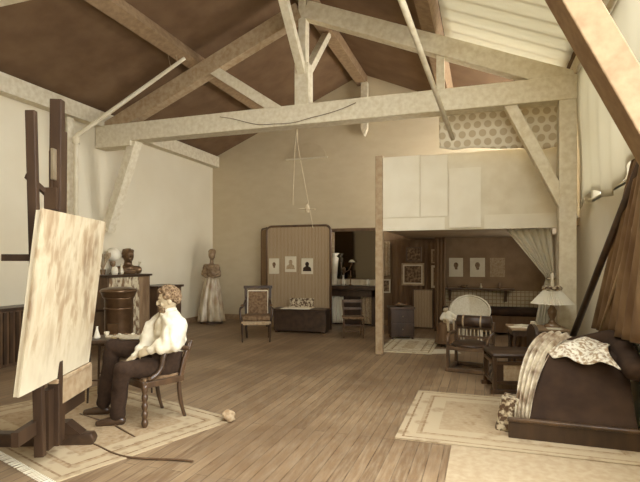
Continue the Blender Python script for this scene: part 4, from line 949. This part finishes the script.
# table with papers
lt = V(538, 6.6)
t = thing('lamp_table', 'dark draped table with pale-edged top carrying the pleated lamp', 'table', (lt[0]-.02, lt[1], 0), R(6))
bm = B(); bb(bm, -.36, .36, -.25, .25, .635, .665); obj('tabletop', bm, 'timber_brown', t, bevel=.008)
for sx in (-1, 1):
    for sy in (-1, 1): bm = B(); tube(bm, [(sx*.31, sy*.2, 0), (sx*.31, sy*.2, .635)], .02, 8); obj('leg', bm, 'darkwood', t)
bm = B(); bb(bm, -.33, .33, -.22, .22, .56, .635); obj('apron', bm, 'darkwood', t)
bm = B(); sheet(bm, lambda u, v: (-.30+.62*u, .21+.015*math.sin(u*30), .56-.5*v), 40, 6, .008); obj('back_cloth', bm, 'dark_drape', t, smooth=True)
def onlt(dx, dy): return (lt[0]-.02+dx, lt[1]+dy, .667)
lampx = onlt(.20, .06)
t = thing('pleated_lamp', 'table lamp with wide pleated paper shade and ruffled top', 'lamp', lampx)
bm = B(); lathe(bm, [(.10, 0), (.105, .02), (.05, .05), (.03, .10), (.055, .17), (.06, .22), (.03, .27), (.018, .30), (.018, .5)], seg=20); obj('base', bm, 'ceramic_dark', t, smooth=True)
bm = B(); sheet(bm, lambda u, v: ((.09+.17*v+.010*(1 if int(round(u*88)) % 2 else -1))*math.cos(2*PI*u), (.09+.17*v+.010*(1 if int(round(u*88)) % 2 else -1))*math.sin(2*PI*u), .50-.19*v), 88, 5, .003); obj('shade', bm, 'shade_paper', t)
bm = B()
for k in range(20): a = k*2*PI/20; ball(bm, (.10*math.cos(a), .10*math.sin(a), .52+.012*math.sin(k*2.3)), (.03, .03, .022), 7)
obj('ruffle', bm, 'brocade', t, smooth=True)
bm = B(); lathe(bm, [(.022, .45), (.03, .5), (.02, .62), (.018, .72), (.014, .72), (.012, .5)], seg=12); obj('chimney', bm, 'ceramic', t, smooth=True)
papers = [(-.26, -.12, .3, 'sheet of paper at the boxed-chair end of the lamp table'), (-.10, -.15, -.3, 'sheet of paper on the lamp table edge before the lamp'), (-.18, .08, .9, 'sheet of paper lying furthest back on the lamp table'), (.20, -.17, .1, 'sheet of paper at the wall end of the lamp table')]
for k, (dx, dy, rz_, lab) in enumerate(papers):
    bm = B(); bb(bm, -.09, .09, -.06, .06, 0, .004+.002*k); p = onlt(dx, dy); tag(obj('paper', bm, 'white', loc=(p[0], p[1], .666), rz=rz_), lab, 'paper', 'papers on the lamp table')
p = onlt(-.04, -.03); jar('small squat pale pot among the papers on the lamp table', p[0], p[1], .672, [(.03, 0), (.045, .03), (.035, .06), (.04, .07)], 'ceramic', 'pot', 'pot')
# gathered pale curtain
t = thing('tied_curtain', 'pale curtain falling from the white parapet and tied back behind the lamp', 'curtain', (0, 8.24, 0))
def cur(u, v):
    zt, zb = 2.05, .25; z = zt + (zb-zt)*v; vt = .42
    if v < vt: s = v/vt; xl = .32 + (.90-.32)*s; xr = .98 + .035*s
    else: s = (v-vt)/(1-vt); xl = .90 - .17*math.sin(s*PI/2); xr = 1.015
    return (xl+(xr-xl)*u, .035*math.sin(u*6*2*PI+v)*(.4+.6*min(1, abs(v-vt)*3)), z)
bm = B(); sheet(bm, cur, 96, 40, .006); obj('cloth', bm, 'muslin', t, smooth=True)
z_ = 2.05-1.8*.42
bm = B(); tube(bm, [(.90, -.05, z_), (.96, -.06, z_-.02), (1.02, -.04, z_)], .022, 8); obj('tie', bm, 'brocade', t, smooth=True)
bm = B(); bb(bm, -.3, .3, -.2, .2, 0, .004); tag(obj('floor_paper', bm, 'offwhite', loc=(-.72, 8.62, .001), rz=.4), 'pale sheet of paper on the floor beside the draped stool', 'paper')

# ================================================================ RIGHT WALL: SHEET, POLES, DRAPES
bm = B()
def wsheet(u, v):
    y = 4.5+3.0*u; bot = 2.32 + .10*math.sin(u*9+1) ; return (1.22+.025*math.sin(u*34)*v+.02*math.sin(v*5+u*4), y, 4.10+(bot-4.10)*v)
sheet(bm, wsheet, 80, 20, .006); tag(obj('white_sheet', bm, 'muslin', smooth=True), 'large white sheet hung over the high window on the right wall', 'sheet')
bm = B(); tube(bm, [(1.02, 7.72, 0), (1.14, 5.9, 1.42), (1.26, 4.2, 2.75)], [.04, .036, .03], 10); tag(obj('leaning_pole', bm, 'darkwood', smooth=True), 'thick dark pole leaning diagonally against the right wall behind the couch', 'pole')
bm = B(); tube(bm, [(1.10, 6.6, 0), (1.28, 4.2, 2.6)], .014, 8); tag(obj('thin_rod', bm, 'timber_side', smooth=True), 'thin pale rod leaning just beside the thick dark pole', 'rod')
bm = B(); sheet(bm, lambda u, v: (1.24+.03*math.sin(u*7*2*PI+v*2)-.04*v, 4.1+.75*u+v*(.55+1.1*u), 2.62-.15*u-(1.75-.05*u)*v), 84, 20, .01)
tag(obj('brown_drapery', bm, 'brown_drape', smooth=True), 'heavy brown drapery hanging on the right wall above the dark couch', 'drapery')

# ================================================================ COUCH WITH CLOTHS
t = thing('dark_couch', 'low dark velvet couch on a wooden base against the right wall', 'couch', (.20, 4.58, 0), R(-1))
bm = B(); bb(bm, 0, 1.0, 0, .03, .0, .16); bb(bm, .97, 1.0, .03, .95, 0, .16); obj('base_board', bm, 'darkwood', t, bevel=.008)
bm = B(); bar(bm, (-.01, -.005, .175), (1.02, -.005, .175), .04, .035); obj('base_rail', bm, 'polished', t, bevel=.01)
bm = B()
prism(bm, [(.04, .04), (.95, .04), (.95, .62), (.60, .72), (.42, .70), (.12, .24), (.04, .19)], 'x', .16, 1.0)
for v in bm.verts:
    if v.co.x < .5 and v.co.z > .3: v.co.x += .18
obj('upholstery', bm, 'velvet', t, remesh=.03, smo=6)
bm = B(); caps(bm, [(.62, .92, .66), (1.02, .95, .74)], [.12, .15]); caps(bm, [(1.0, .2, .62), (1.02, .95, .74)], [.09, .14]); obj('bolster', bm, 'velvet', t, remesh=.025, smo=6)
# shiny cloth sweeping down the near end
def dcl(u, v):
    # v runs from the top of the couch down to the floor end, u across
    P0 = Vector((.68, 5.30, .85)); P1 = Vector((.40, 4.96, .78)); P2 = Vector((.315, 4.66, .17))
    c = P0*(1-v)**2 + P1*2*v*(1-v) + P2*v*v; wd = .25-.13*v
    return c + Vector((wd*(u-.5), -.25*wd*(u-.5), .03*math.sin(u*4*2*PI+v*2)*(.5+.5*v) - .10*(u-.5)**2))
bm = B(); sheet(bm, dcl, 60, 40, .008); tag(obj('satin_cloth', bm, 'satin', smooth=True), 'shiny pale satin cloth falling in folds down the end of the dark couch', 'cloth')
def pcl(u, v):
    x = .58+.50*u; y = 5.36-.42*v-.18*u*v; z = .80-.02*u-.10*v**2 - .08*max(0, v-.6) + .022*math.sin(u*11+v*6)+.015*nz(u*6, v*6, 1)
    return (x+.03*math.sin(v*7), y, z)
bm = B(); sheet(bm, pcl, 50, 40, .008); tag(obj('brocade_cloth', bm, mat('pale_brocade', .52, .92, 30, rough=.5, lo=.42, hi=.56), smooth=True), 'pale patterned cloth thrown over the top of the dark couch', 'cloth')
bm = B()
def bag(u, v): a = 2*PI*u; r = .13*(1-.25*v)*(1+.10*math.sin(a*4)+.06*math.sin(a*7+v*4)); return (.215+r*math.cos(a)*.9+.04*v, 4.84+r*math.sin(a)*1.0, .01+.30*v+.01*math.sin(a*3))
sheet(bm, bag, 64, 12, .01); lathe(bm, [(.001, .30), (.09, .305), (.095, .30), (.001, .295)], (.255, 4.84, 0), 16)
tag(obj('patterned_bundle', bm, 'brocade', smooth=True), 'small patterned cloth bundle standing on the rug at the couch end', 'bundle')

# ================================================================ LIGHT, CAMERA
wd = bpy.data.worlds.new('sky'); S.world = wd; wd.use_nodes = True
bg = wd.node_tree.nodes['Background']; bg.inputs[0].default_value = (.97, .99, 1, 1); bg.inputs[1].default_value = 1.75
cam = bpy.data.cameras.new('camera'); co_ = bpy.data.objects.new('camera', cam); C.objects.link(co_)
co_.location = (0, 0, EYE); co_.rotation_euler = (R(90), 0, YAW)
cam.sensor_fit = 'HORIZONTAL'; cam.sensor_width = 36; cam.lens = 36*FPX/640; cam.shift_y = 20/640; cam.clip_start = .05; cam.clip_end = 60
S.camera = co_
S.view_settings.view_transform = 'Standard'; S.view_settings.look = 'None'; S.view_settings.gamma = 1; S.view_settings.use_curve_mapping = False
S.view_settings.exposure = 0.55
S.cycles.max_bounces = 8; S.cycles.diffuse_bounces = 5
